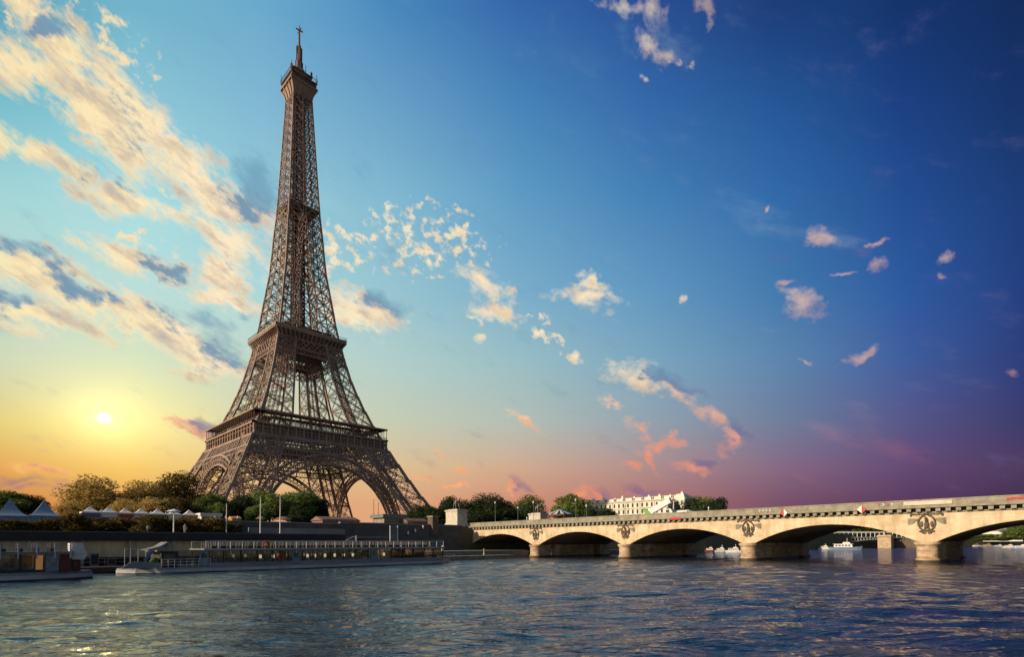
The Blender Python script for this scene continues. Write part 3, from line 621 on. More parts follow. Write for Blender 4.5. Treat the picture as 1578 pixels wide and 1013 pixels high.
for k in range(4):
    for x in (-2.6, 0, 2.6): lf.beam(rot(k, x, -2.6, 117), rot(k, x, -2.6, 264), .35)
    for i in range(62):
        z = 117+i*2.37; lf.beam(rot(k, -2.6, -2.6, z), rot(k, 2.6, -2.6, z+2.37), .28); lf.beam(rot(k, 2.6, -2.6, z), rot(k, -2.6, -2.6, z+2.37), .28); lf.beam(rot(k, -2.6, -2.6, z), rot(k, 2.6, -2.6, z), .3)
    lf.beam(rot(k, 0, -4.4 if k % 2 else -3.8, 117), rot(k, 0, -2.8, 262), .9, .5)
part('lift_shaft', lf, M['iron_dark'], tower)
mp_ = MB(); h = oo(197)+.5
mp_.box(-h, -h, TG+195.8, h, h, TG+196.2); mp_.box(-3.4, -3.4, TG+196.2, 3.4, 3.4, TG+198.6)
part('middle_platform', mp_, M['iron_dark'], tower)
# summit
sm = MB(); prof = [(5.55, 262.5), (5.6, 265), (6.0, 267.3), (6.8, 269.4), (7.9, 271.3)]
for k in range(4):
    for s_ in (-1, -.5, 0, .5, 1):
        for (h0, z0), (h1, z1) in zip(prof, prof[1:]): sm.beam(rot(k, s_*h0, -h0, z0), rot(k, s_*h1, -h1, z1), .45 if abs(s_) == 1 else .32, .5, nrm(k, 0))
    for (h0, z0), (h1, z1) in zip(prof[1:], prof[2:]): sm.quad(rot(k, -h0+.1, -h0+.4, z0), rot(k, h0-.1, -h0+.4, z0), rot(k, h1-.1, -h1+.4, z1), rot(k, -h1+.1, -h1+.4, z1))
    sm.beam(rot(k, -7.9, -7.9, 271.6), rot(k, 7.9, -7.9, 271.6), .6, .8)
part('summit_consoles', sm, M['iron'], tower)
cb = MB(); cb.prism([(-8.1, -8.1), (8.1, -8.1), (8.1, 8.1), (-8.1, 8.1)], 2, TG+271.7, TG+272.3)
cb.prism([(-7.3, -7.3), (7.3, -7.3), (7.3, 7.3), (-7.3, 7.3)], 2, TG+272.3, TG+275.3); cb.prism([(-7.9, -7.9), (7.9, -7.9), (7.9, 7.9), (-7.9, 7.9)], 2, TG+275.3, TG+275.8)
cb.prism([(-5.2, -5.2), (5.2, -5.2), (5.2, 5.2), (-5.2, 5.2)], 2, TG+275.8, TG+279.6); cb.prism([(-6.0, -6.0), (6.0, -6.0), (6.0, 6.0), (-6.0, 6.0)], 2, TG+279.6, TG+280.1)
cb.lathe((0, 0, TG), [(4.6, 280.1), (4.2, 282.3), (3.2, 284.2), (2.4, 285.2), (2.4, 288.6), (1.7, 289.4)], 8)
for k in range(4):
    for i in range(15): cb.beam(rot(k, -7.9+i*1.12, -7.9, 275.8), rot(k, -7.9+i*1.12, -7.9, 278.0), .12)
    cb.beam(rot(k, -7.9, -7.9, 278), rot(k, 7.9, -7.9, 278), .18)
    for i in range(11): cb.beam(rot(k, -7.3+i*1.46, -7.4, 272.3), rot(k, -7.3+i*1.46, -7.4, 275.3), .22)
    cb.box(*(rot(k, 4.6, -6.6, 278.6)-V((.5, .5, 0))), *(rot(k, 4.6, -6.6, 281.6)+V((.5, .5, 0)))); cb.beam(rot(k, 7.6, -7.6, 276), rot(k, 7.6, -7.6, 281.5), .22)
    cb.beam(rot(k, 2.6, -3.4, 280), rot(k, 2.6, -3.4, 287), .3)
sc_ = part('summit_cabin', cb, M['iron_dark'], tower)
an = MB(); an.lathe((0, 0, TG), [(1.45, 289.2), (1.45, 293.5), (1.2, 293.6), (1.2, 299.2)], 8)
for i in range(8):
    for k in range(4): an.box(*(rot(k, 0, -1.5, 290+i*1.15)-V((.32, .32, 0))), *(rot(k, 0, -1.5, 290.8+i*1.15)+V((.32, .32, 0))))
an.lathe((0, 0, TG), [(.62, 299.2), (.55, 309.2)], 8); an.beam(tw(-2.2, 0, 309.4), tw(2.2, 0, 309.9), .5, .5, None, True); an.beam(tw(0, -2.2, 309.4), tw(0, 2.2, 309.4), .5, .5, None, True); an.beam(tw(0, 0, 309), tw(0, 0, 312.6), .35)
for i in range(12): an.beam(tw(-.62, 0, 300+i*.75), tw(.62, 0, 300+i*.75), .12)
part('antenna', an, M['iron_dark'], tower)

# ------------------------------------------------------------------ the stone bridge
def ball(mb, c, rx, ry, rz, n=8, m_=5, tilt=0.):
    b = len(mb.v); ct, st = math.cos(tilt), math.sin(tilt)
    for j in range(m_+1):
        ph = math.pi*j/m_
        for i in range(n):
            t = 2*math.pi*i/n; x, y, z = rx*math.sin(ph)*math.cos(t), ry*math.sin(ph)*math.sin(t), rz*math.cos(ph)
            y, z = y*ct-z*st, y*st+z*ct; mb.v.append((c[0]+x, c[1]+y, c[2]+z))
    for j in range(m_):
        for i in range(n): k = (i+1) % n; mb.f.append((b+j*n+i, b+(j+1)*n+i, b+(j+1)*n+k, b+j*n+k))
B0, BP, BX, SPR, CRN = -177.3, 31.79, 17.5, 3.79, 7.37
bridge = thing('stone_bridge', 'long pale stone road bridge of low arches with eagle emblems over its piers', 'bridge', (0, -256, 0))
a_ = (BP-2.8)/2; h_ = CRN-SPR; RR = (a_*a_+h_*h_)/(2*h_)
def soff(u): return CRN-RR+math.sqrt(RR*RR-u*u)
NA = 28
for i in range(5):
    yc = B0-BP*(i+.5); mb = MB(); mb.mi = []
    us = [-a_+2*a_*j/NA for j in range(NA+1)]
    for x, s_ in ((-BX, 1), (BX, -1)):
        for j in range(NA):
            q = [(x, yc+us[j], soff(us[j])), (x, yc+us[j], 9.05), (x, yc+us[j+1], 9.05), (x, yc+us[j+1], soff(us[j+1]))]
            mb.quad(*q); mb.mi.append(0)
        for e in (-1, 1):
            mb.quad((x, yc+e*a_, SPR-.02), (x, yc+e*a_, 9.05), (x, yc+e*BP/2, 9.05), (x, yc+e*BP/2, SPR-.02)); mb.mi.append(0)
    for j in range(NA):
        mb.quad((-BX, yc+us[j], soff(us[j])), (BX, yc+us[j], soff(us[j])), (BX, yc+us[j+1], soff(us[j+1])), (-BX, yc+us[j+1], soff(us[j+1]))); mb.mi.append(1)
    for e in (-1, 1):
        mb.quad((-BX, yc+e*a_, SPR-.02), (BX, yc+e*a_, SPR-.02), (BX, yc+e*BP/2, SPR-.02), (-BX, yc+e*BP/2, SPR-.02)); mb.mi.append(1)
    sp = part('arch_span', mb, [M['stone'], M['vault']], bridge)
    rg = MB()   # thin archivolt standing a little proud of the face
    for x in (-BX-.07,):
        for j in range(NA):
            a, b = us[j], us[j+1]; rg.quad((x, yc+a, soff(a)-.02), (x, yc+a, soff(a)+.34), (x, yc+b, soff(b)+.34), (x, yc+b, soff(b)-.02)); rg.quad((x, yc+a, soff(a)+.34), (x+.1, yc+a, soff(a)+.34), (x+.1, yc+b, soff(b)+.34), (x, yc+b, soff(b)+.34)); rg.quad((x, yc+a, soff(a)-.02), (x, yc+b, soff(b)-.02), (x+.1, yc+b, soff(b)-.02), (x+.1, yc+a, soff(a)-.02))
    part('archivolt', rg, M['stone'], sp)
YE = B0-5*BP
cn = MB()
for s_ in (-1, 1):
    x0, x1 = sorted((s_*17.4, s_*18.6)); cn.box(x0, YE, 9.78, x1, B0+.6, 10.16); x0, x1 = sorted((s_*17.4, s_*17.72)); cn.box(x0, YE, 8.93, x1, B0+.6, 9.12)
    x0, x1 = sorted((s_*17.4, s_*18.3))
    k = 0; y = B0+.3
    while y > YE: cn.box(x0, y-.34, 9.14, x1, y+.34, 9.76); y -= 1.42
    for x0_, x1_, z0_, z1_ in ((17.72, 18.02, 9.4, 9.5),): pass
part('cornice', cn, M['stone_grey'], bridge)
pp = MB()
for s_ in (-1, 1):
    x0, x1 = sorted((s_*17.55, s_*17.95)); xa, xb = sorted((s_*17.49, s_*18.03))
    pp.box(x0, YE, 10.16, x1, B0+1, 11.14); pp.box(xa, YE, 11.14, xb, B0+1, 11.34)
    y = B0-4
    while y > YE+1: pp.box(xa, y-.35, 10.16, xb, y+.35, 11.13); y -= 7.95
part('parapet', pp, M['stone_grey'], bridge)
dk = MB(); dk.box(-17.4, YE, 9.3, 17.4, B0+14, 10.05); part('deck', dk, M['asphalt'], bridge)
sw = MB(); sw.box(-17.4, YE, 10.05, -13, B0+14, 10.2); part('pavement', sw, M['paving'], bridge)
sw = MB(); sw.box(13, YE, 10.05, 17.4, B0+14, 10.2); part('pavement', sw, M['paving'], bridge)
for i in range(1, 5):
    y = B0-BP*i; r = 1.62
    mb = MB(); mb.mi = []
    def stad(xa, xb, rr, n=10):   # plan of a pier with a rounded end at xa (and at xb if long)
        pts = [(xa+rr-rr*math.cos(t), y+rr*math.sin(t)) for t in [math.pi/2-math.pi*k/n*1 for k in range(n+1)]]
        return pts
    for (xa, xb, ra, rb) in ((-19.3, -12.6, 1, 0), (-9.8, 9.8, 1, 1), (12.6, 19.3, 0, 1)):
        for z0, z1, e in ((-3, .45, .42), (.45, .75, .22), (.75, 3.05, 0), (3.05, 3.3, .16), (3.3, 3.78, .34)):
            rr = r+e; n = 12; pts = []
            if ra: pts += [(xa+r-rr*math.sin(math.pi*k/n), y+rr*math.cos(math.pi*k/n)) for k in range(n+1)]
            else: pts += [(xa-e*.3, y+rr), (xa-e*.3, y-rr)]
            if rb: pts += [(xb-r+rr*math.sin(math.pi*k/n), y-rr*math.cos(math.pi*k/n)) for k in range(n+1)]
            else: pts += [(xb+e*.3, y-rr), (xb+e*.3, y+rr)]
            mb.prism(pts, 2, z0, z1+(.003 if z1 < 3.7 else 0)); mb.mi += [1 if z1 < .5 else 0]*(len(pts)+2)
    pr = part('pier', mb, [M['pier'], M['algae']], bridge)
    # eagle in a laurel wreath, carved in relief on both faces
    for s_ in (-1, 1):
        em = MB(); X = s_*17.52; zc_ = 7.1
        for k in range(26):
            t = math.radians(-235+k*290/25) if 0 else 2*math.pi*k/26
            if 1.25 < t < 1.9: continue
            ball(em, (X, y+1.22*math.cos(t), zc_+1.42*math.sin(t)), .26, .2, .33, 6, 4, t)
        for c, rx, ry, rz in (((X, y, 6.75), .5, .42, .75), ((X, y, 7.55), .42, .3, .42), ((X+s_*.3, y+.1, 7.98), .3, .2, .26), ((X, y-.3, 6.1), .3, .16, .4), ((X, y+.3, 6.1), .3, .16, .4), ((X, y, 5.75), .3, .75, .2), ((X, y-.8, 5.6), .25, .4, .22), ((X, y+.8, 5.6), .25, .4, .22), ((X, y-.4, 5.3), .2, .35, .2), ((X, y+.4, 5.3), .2, .35, .2), ((X, y, 8.72), .35, .5, .2)): ball(em, c, rx, ry, rz)
        for e in (-1, 1):
            for k in range(4): ball(em, (X, y+e*(.6+.45*k), 8.62+.05*(k % 2)), .22, .3, .16, 6, 4)
            ball(em, (X, y+e*2.3, 8.55), .22, .22, .3, 6, 4); ball(em, (X, y+e*.75, 6.9), .25, .28, .6, 6, 4)
        part('eagle_emblem', em, M['stone_dark'], pr, smooth=True)
        for e in (-1, 1):
            wg = MB()
            for k in range(6): ball(wg, (X, y+e*(1.95+.08*k), 7.86-.17*k), .22-.012*k, 1.02-.10*k, .12, 8, 4, e*(.10-.07*k))
            part('eagle_wing', wg, M['stone_grey'], pr, smooth=True)
ab = MB(); ab.box(-17.45, B0+.02, -4, 17.45, B0+13, 9.28); part('abutment', ab, M['stone_dark'], bridge)
ab = MB(); ab.box(-17.45, YE-13, -4, 17.45, YE-.02, 11.2); part('abutment', ab, M['stone_pale'], bridge)
# flared wing wall between quay and first arch
ww = MB()
for j in range(10):
    u0, u1 = j/10, (j+1)/10
    f = lambda u: (-18.2+.68*u, B0+.55-2.0*u, 9.1-5.3*(1-math.sqrt(max(0, 1-u*u)))*0)
ww.prism([(-22.6, B0+1.6), (-22.6, B0-.6), (-18.3, B0-.6), (-17.55, B0-1.2), (-17.55, B0+1.6)], 2, -3, 9.0); part('wing_wall', ww, M['stone_dark'], bridge)

# statue pedestals at the bridge head
def skin_body(name, verts, edges, mats, parent=None, root=0, sub=2, label=None):
    """one continuous body grown over a skeleton: verts = (x, y, z, radius)"""
    off = _wp(parent); me = bpy.data.meshes.new(name)
    me.from_pydata([(v[0]-off.x, v[1]-off.y, v[2]-off.z) for v in verts], edges, []); o = bpy.data.objects.new(name, me); COL.objects.link(o)
    me.materials.append(mats)
    o.modifiers.new('skin', 'SKIN').use_smooth_shade = True
    sk = me.skin_vertices[0].data if len(me.skin_vertices) else None
    if sk is None:
        bm = bmesh.new(); bm.from_mesh(me); bm.verts.layers.skin.verify(); bm.to_mesh(me); bm.free(); sk = me.skin_vertices[0].data
    for i, v in enumerate(verts): rr = v[3] if isinstance(v[3], tuple) else (v[3], v[3]); sk[i].radius = rr; sk[i].use_root = (i == root)
    sb = o.modifiers.new('sub', 'SUBSURF'); sb.levels = sb.render_levels = sub
    if parent: o.parent = parent
    WORLD[o.name] = off.copy()
    if label: o['label'] = label
    return o
def horse_group(name, label, x, y, z, sgn, s=1.0):
    """a standing warrior holding a horse, 4.6 m tall in all"""
    t = thing(name, label, 'statue', (x, y, z), 'statues on the bridge pedestals')
    mb = MB(); mb.box(x-1.5, y-2.4, z-.01, x+1.5, y+2.4, z+.3); part('plinth', mb, M['bronze'], t)
    def P(l, h, w, r): return (x+w*s, y+sgn*l*s, z+.3+h*s, r*s)
    hv = [P(-.9, 2.35, .25, .5), P(.0, 2.3, .25, .52), P(.75, 2.45, .25, .48), P(1.25, 2.95, .2, .34), P(1.6, 3.45, .15, .24), P(1.75, 3.8, .12, .2), P(2.15, 3.55, .1, .17), P(2.45, 3.25, .1, .11),
          P(-1.1, 1.9, .55, .28), P(-.95, 1.3, .6, .17), P(-1.25, .75, .6, .11), P(-1.15, .06, .6, .13), P(-1.1, 1.9, -.05, .28), P(-1.2, 1.3, -.1, .17), P(-1.5, .75, -.1, .11), P(-1.4, .06, -.1, .13),
          P(.85, 1.8, .55, .22), P(.9, 1.15, .58, .14), P(.9, .6, .58, .09), P(.95, .06, .58, .12), P(.9, 1.8, -.05, .22), P(1.35, 1.45, -.08, .14), P(1.3, .95, -.08, .1), P(1.1, .6, -.08, .12),
          P(-1.3, 2.5, .25, .2), P(-1.6, 2.2, .25, .16), P(-1.7, 1.4, .25, .12), P(1.68, 4.02, .22, .06)]
    he = [(0, 1), (1, 2), (2, 3), (3, 4), (4, 5), (5, 6), (6, 7), (0, 8), (8, 9), (9, 10), (10, 11), (0, 12), (12, 13), (13, 14), (14, 15), (2, 16), (16, 17), (17, 18), (18, 19), (2, 20), (20, 21), (21, 22), (22, 23), (0, 24), (24, 25), (25, 26), (5, 27)]
    skin_body('horse', hv, he, M['bronze'], t, 1)
    mv = [P(.6, 1.75, -.75, .24), P(.6, 2.2, -.75, .27), P(.62, 2.65, -.75, .3), P(.64, 2.95, -.75, .13), P(.66, 3.25, -.75, .2), P(.66, 3.5, -.75, .12),
          P(.5, 1.3, -.6, .18), P(.4, .7, -.6, .12), P(.4, .1, -.6, .1), P(.75, 1.3, -.95, .18), P(.9, .7, -1.0, .12), P(.85, .1, -1.0, .1), P(.3, 2.7, -.72, .14), P(-.05, 2.3, -.8, .1), P(.1, 1.9, -.95, .08),
          P(.95, 2.75, -.7, .14), P(1.4, 2.85, -.5, .1), P(1.75, 3.15, -.25, .08), P(.7, .1, -.6, .07), P(1.15, .1, -1.0, .07)]
    me_ = [(0, 1), (1, 2), (2, 3), (3, 4), (4, 5), (0, 6), (6, 7), (7, 8), (0, 9), (9, 10), (10, 11), (2, 12), (12, 13), (13, 14), (2, 15), (15, 16), (16, 17), (8, 18), (11, 19)]
    skin_body('warrior', mv, me_, M['bronze'], t, 0)
    return t
def pedestal(label, x, y, z, zt):
    t = thing('statue_pedestal', label, 'pedestal', (x, y, z), 'pedestals at the bridge head')
    w, d = 2.15, 3.1
    mb = MB()
    for z0, z1, e in ((z, z+1.0, .3), (z+1.0, z+1.25, .15), (z+1.25, zt-.7, 0)): mb.box(x-w-e, y-d-e, z0, x+w+e, y+d+e, z1+.003)
    part('shaft', mb, M['stone_pale'], t)
    mb = MB()
    for z0, z1, e in ((zt-.7, zt-.45, .14), (zt-.45, zt-.2, .32), (zt-.2, zt, .18)): mb.box(x-w-e, y-d-e, z0, x+w+e, y+d+e, z1-.002)
    part('cap', mb, M['stone_pale'], t)
    return t
pedestal('tall white pedestal at the near corner of the bridge head beside the quay wall', -20.4, -174.9, 10.15, 15.9)
horse_group('horse_statue', 'weathered statue of warrior and horse on the tall white pedestal beside the quay wall', -20.4, -174.9, 15.9, -1)
pedestal('smaller looking white pedestal on the far side of the bridge head before a tree', 20.9, -174.9, 10.15, 16.2)
horse_group('horse_statue', 'dark statue of warrior and horse on the far side pedestal above the parapet', 20.9, -174.9, 16.2, -1)
mb = MB(); mb.box(-22.8, -178.4, -3, -18.05, -171.6, 10.14); pq = part('pedestal_pier', mb, M['stone_dark'])
tag(pq, 'dark sooty masonry pier under the tall white pedestal at the end of the quay wall', 'masonry pier')
mb = MB(); mb.box(18.05, -178.4, -3, 23.2, -171.6, 10.14); pq = part('pedestal_pier', mb, M['stone_dark'])
tag(pq, 'dark masonry pier under the pedestal on the far side of the bridge', 'masonry pier')

# signs and plates hung on the bridge
def diamond(y, lab, flip):
    t = thing('navigation_sign', lab, 'sign', (-18.8, y, 10.0), 'diamond signs hung on the bridge')
    for k, m_ in ((0, M['white'] if flip else M['red']), (1, M['red'] if flip else M['white'])):
        e = 1 if k == 0 else -1   # k = 0: half on the left of the photo (greater y)
        mb = MB(); mb.prism([(y+.012, 9.22), (y+.78, 10.0), (y+.012, 10.78)] if e > 0 else [(y-.012, 9.22), (y-.012, 10.78), (y-.78, 10.0)], 0, -18.86, -18.78)
        part('red_half' if m_ is M['red'] else 'white_half', mb, m_, t)
    mb = MB(); mb.box(-18.77, y-.05, 9.8, -18.0, y+.05, 10.12); part('bracket', mb, M['metal'], t)
diamond(-280.6, 'diamond sign hung on the bridge with its red half on the left', False)
diamond(-294.7, 'diamond sign hung on the bridge with its red half on the right', True)
def plate(name, y0, y1, z0, z1, m_, lab, cat, x=-18.06):
    mb = MB(); mb.box(x-.05, y0, z0, x, y1, z1); return tag(part(name, mb, m_), lab, cat)
plate('red_plate', -257.2, -254.4, 9.5, 10.05, M['red'], 'red rectangular plate on the cornice over the third arch', 'plate', -18.63)
plate('red_plate', -317.6, -315.3, 10.6, 10.95, M['red'], 'small red plate on the parapet at the right edge of the photo', 'plate')
plate('blank_panel', -308.2, -301.2, 10.35, 11.1, M['stone_pale'], 'pale blank panel set in the parapet right above the nearest eagle emblem', 'panel')
def chevrons(y, m1, m2, lab):
    t = thing('chevron_marks', lab, 'painted marks', (-18.04, y, 10.7))
    for k in range(4):
        yy = y+1.1-k*.7; mb = MB()
        for e in (-1, 1): mb.prism([(yy, 10.75+e*.27), (yy-.15, 10.75+e*.27), (yy-.45, 10.75), (yy-.30, 10.75)][::e], 0, -18.07, -18.035)
        part('chevron', mb, m1 if k % 2 == 0 else m2, t)
chevrons(-276.3, M['white'], M['white'], 'row of small white chevrons on the parapet over the fourth arch')
chevrons(-298.2, M['red'], M['white'], 'row of red and white chevrons on the parapet left of the nearest emblem')

# ------------------------------------------------------------------ quay walls and landing stage
def wall(name, lab, cat, x0, x1, y0, y1, z0, z1, m_, cope=None):
    mb = MB(); mb.box(x0, y0, z0, x1, y1, z1)
    if not cope: return tag(part(name, mb, m_), lab, cat)
    t = thing(name, lab, cat, (x0, y0, z0)); part('wall_face', mb, m_, t)
    mb = MB(); mb.box(x0, y0-.15, z1+.002, x1, y1+.1, z1+cope); part('coping', mb, M['stone_grey'] if m_ is not M['quay'] else M['quay_light'], t); return t
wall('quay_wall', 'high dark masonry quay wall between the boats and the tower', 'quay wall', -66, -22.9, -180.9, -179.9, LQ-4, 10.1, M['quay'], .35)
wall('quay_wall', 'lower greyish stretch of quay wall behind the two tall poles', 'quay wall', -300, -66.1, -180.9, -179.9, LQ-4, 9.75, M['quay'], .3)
wall('terrace_wall', 'light grey rendered wall just above the dark canopy roof', 'wall', -91, -66.4, -184.4, -183.9, 6.1, 8.35, M['quay_light'])
sheet('terrace', [(-300, -205), (-66.2, -205), (-66.2, -181), (-300, -181)], 6.1, M['paving'], .6)
for x, h, m_, lab in ((-124.6, 2.9, 'hull', 'tall grey service cabinet in the gap between the two tour boats'), (-122.4, 2.1, 'wood', 'low wooden cabinet in the gap between the two tour boats')):
    t = thing('service_cabinet', lab, 'cabinet', (x, -213.4, .9)); mb = MB(); mb.box(x, -213.6, .9, x+1.1, -213.2, h); part('body', mb, M[m_], t); mb = MB(); mb.box(x+.1, -213.63, 1.1, x+1.0, -213.603, h-.2); part('door', mb, M['dark'], t)
st = thing('landing_stage', 'long landing stage with a dark flat canopy roof behind the tour boats', 'landing stage', (-130, -212, LQ))
mb = MB(); mb.box(-260, -213, 4.85, -81.3, -204.9, 6.2); part('canopy_roof', mb, M['black'], st)
mb = MB(); mb.box(-260, -211.9, LQ, -104, -211.5, 4.84); part('back_wall', mb, M['wall_cream'], st)
mb = MB(); mb.box(-103.9, -211.9, LQ, -82, -211.5, 4.84); part('back_wall', mb, M['wall_cream'], st)
mb = MB(); mb.box(-260, -222, .1, -62, -206.05, .9); part('pontoon_deck', mb, M['dark'], st)
for i in range(20):
    mb = MB(); mb.box(-200+i*6.2, -212.6, .9, -199.75+i*6.2, -212.35, 4.85); part('column', mb, M['metal'], st)
mb = MB()
for z in (1.5, 2.0): mb.beam((-200, -213.2, z), (-82, -213.2, z), .07)
for i in range(90): mb.beam((-200+i*1.31, -213.2, .9), (-200+i*1.31, -213.2, 2.0), .06)
part('railing', mb, M['metal'], st)
mb = MB(); mb.box(-258, -212.9, 6.2, -81.4, -212.8, 6.3); part('roof_edge', mb, M['roofslate'], st)
# stairs wall lamps, gate post
for n, (a, b) in enumerate(((629, 822), (640, 818.5), (652, 813))):
    p = at(a, b, 1, -181.6); t = thing('stair_lamp', ('lowest', 'middle', 'highest')[n]+' of the three white lamps rising along the dark quay wall', 'lamp', p, 'lamps along the quay stairs')
    mb = MB(); mb.lathe((p.x, p.y, p.z), [(.08, -.55), (.2, -.45), (.28, .2), (.16, .5), (.02, .56)], 8); part('globe', mb, M['white'], t)
    mb = MB(); mb.box(p.x-.06, p.y, p.z-.9, p.x+.06, p.y+.7, p.z-.5); part('bracket', mb, M['dark'], t)
p = at(682, 846, 1, -212); t = thing('quay_lamp', 'single white lamp low on the quay right of the big tour boat', 'lamp', p)
mb = MB(); mb.lathe((p.x, p.y, p.z), [(.1, -.7), (.28, -.6), (.3, .4), (.12, .75)], 8); part('globe', mb, M['white'], t); mb = MB(); mb.lathe((p.x, p.y, 0), [(.1, .8), (.08, p.z-.7)], 8); part('post', mb, M['metal'], t)
p = at(667, 812, 1, -180.6); t = thing('gate_post', 'broad stone gate post standing on the quay wall left of the tall pedestal', 'gate post', (p.x, p.y, 10))
mb = MB(); mb.box(p.x-1.15, -182.1, 7, p.x+1.15, -179.5, 12.7); part('post', mb, M['stone_dark'], t); mb = MB(); mb.box(p.x-1.35, -182.3, 12.7, p.x+1.35, -179.3, 13.1); part('cap', mb, M['stone_grey'], t)
# gangway tower
xa, xb = at(600.5, 820, 1, -212).x, at(612, 820, 1, -212).x; t = thing('gangway_tower', 'grey ribbed gangway tower between two white posts on the landing stage', 'gangway', ((xa+xb)/2, -212, .9))
for x in (xa, xb): mb = MB(); mb.lathe((x, -212.2, 0), [(.13, .9), (.11, 8.4)], 8); part('post', mb, M['white'], t)
mb = MB(); mb.box(xa+.2, -212, 5.2, xb-.2, -211.7, 8.3)
for i in range(6): mb.box(xa+.25+i*(xb-xa-.5)/5-.04, -212.06, 5.2, xa+.25+i*(xb-xa-.5)/5+.04, -212, 8.3)
part('ribbed_panel', mb, M['quay_light'], t); mb = MB(); mb.box(xa, -212.3, 2.9, xb, -207, 3.2); mb.beam((xa, -212.2, 3.9), (xb, -212.2, 3.9), .08); part('walkway', mb, M['metal'], t)
# davit
p = at(549, 834, 1, -214); t = thing('davit', 'small white davit with a sloping arm on the landing stage', 'davit', (p.x, -214, .9))
mb = MB(); mb.beam((p.x, -214, .9), (p.x, -214, p.z+1.1), .16, None, None, True); part('post', mb, M['white'], t); q = at(533, 833, 1, -214); mb = MB(); mb.beam((p.x, -214, p.z+1.1), (q.x, -214, q.z), .1, None, None, True); mb.beam((p.x, -214, p.z+.3), (q.x, -214, q.z-.1), .1); part('arm', mb, M['white'], t)
# mooring post by the bridge
p = at(746, 862, 2, 0); t = thing('mooring_post', 'tall pale wooden mooring post standing in the water before the first arch', 'mooring post', (p.x, p.y, 0))
mb = MB(); mb.lathe((p.x, p.y, -2), [(.26, 0), (.24, 4.7), (.2, 4.8)], 10); part('pole', mb, M['wood'], t); mb = MB(); mb.lathe((p.x, p.y, 1.2), [(.31, 0), (.31, .22)], 10); part('collar', mb, M['metal'], t)
mb = MB(); mb.box(-62, -214, .75, -32, -209.6, 1.05); mb.box(-61, -213.8, -1, -33, -209.8, .75)
tag(part('jetty', mb, M['stone_grey']), 'low flat jetty running along the quay from the boat towards the bridge', 'jetty')

# ------------------------------------------------------------------ tour boats
def PX(a, y): return at(a, 855, 1, y).x
def hullmesh(x0, x1, yf, w, z0, z1, tl, tr, mb=None, off=0.):
    mb = mb or MB(); ym = yf+w/2; pts = []
    for u, hw in ((0, .12), (tl*.35, .6), (tl, 1.)): pts.append((x0+u, hw))
    for u, hw in ((tr, 1.), (tr*.4, .7), (0, .15)): pts.append((x1-u, hw))
    out = [(x, ym-h*(w/2+off)) for x, h in pts]+[(x, ym+h*(w/2+off)) for x, h in reversed(pts)]
    mb.prism(out, 2, z0, z1); return mb
def seats(b, x0, x1, ys, z, m_, name='seat_row', step=1.15, wd=.8):
    mb = MB(); x = x0
    while x < x1:
        for y in ys: mb.box(x, y, z, x+.42, y+wd, z+.45); mb.box(x, y, z+.45, x+.1, y+wd, z+.95)
        x += step
    mb_ = part(name, mb, m_, b); mb_['kind'] = 'stuff' if 0 else ''; del mb_['kind']; return mb_
def lifebuoy(b, x, y, z, r=.42):
    mb = MB(); n, k = 20, 8; base = 0
    for i in range(n):
        t = 2*math.pi*i/n
        for j in range(k):
            s_ = 2*math.pi*j/k; rr = r+.12*math.cos(s_); mb.v.append((x+rr*math.cos(t), y-.12*math.sin(s_), z+rr*math.sin(t)))
    for i in range(n):
        for j in range(k): mb.f.append((i*k+j, ((i+1) % n)*k+j, ((i+1) % n)*k+(j+1) % k, i*k+(j+1) % k))
    return part('lifebuoy', mb, M['orange'], b, True)
# the long boat
YF, W = -230.6, 7.6; YB = YF+W
b = thing('tour_boat', 'long low glazed tour boat moored along the landing stage in mid photo', 'tour boat', (-95, YF+W/2, 0), 'glazed tour boats')
X0, X1 = PX(190, YF), PX(706, YF); XA, XB = PX(318, YF), PX(684, YF)
part('hull', hullmesh(X0, X1, YF, W, -.6, .82, 5, 7), M['hull'], b)
hs = hullmesh(X0-.1, X1+.1, YF, W, .12, .58, 5, 7, off=.12); part('rubbing_strake', hs, M['hull_white'], b)
bt = hullmesh(X0-.05, X1+.05, YF, W, -.25, .1, 5, 7, off=.06); part('waterline_band', bt, M['hull_black'], b)
mb = MB(); mb.box(XA, YF+.35, .825, XB, YB-.35, .9); part('floor', mb, M['dark'], b)
mb = MB(); mb.box(XA, YF+.3, .82, XB, YF+.42, 1.35); mb.box(XA, YB-.42, .82, XB, YB-.3, 1.35); part('side_panel', mb, M['hull'], b)
mb = MB(); mb.box(XA+.05, YF+.34, 1.35, XB-.05, YF+.37, 3.12); part('window_band', mb, M['glass'], b)
mb = MB(); mb.box(XA+.05, YB-.37, 1.35, XB-.05, YB-.34, 3.12); part('window_band', mb, M['glass_clear'], b)
for k in range(19):
    x = XA+k*(XB-XA)/18; mb = MB(); mb.box(x-.07, YF+.26, 1.3, x+.07, YF+.44, 3.14); part('mullion', mb, M['hull_black'], b); mb = MB(); mb.box(x-.06, YB-.44, 1.3, x+.06, YB-.26, 3.14); part('mullion', mb, M['hull_black'], b)
mb = MB(); mb.box(XA-.3, YF+.05, 3.12, XB+.2, YB-.05, 3.5); rf = part('roof', mb, M['boat_grey'], b)
mb = MB(); mb.box(XA-.35, YF-.02, 3.28, XB+.25, YF+.04, 3.46); part('roof_trim', mb, M['hull_white'], rf)
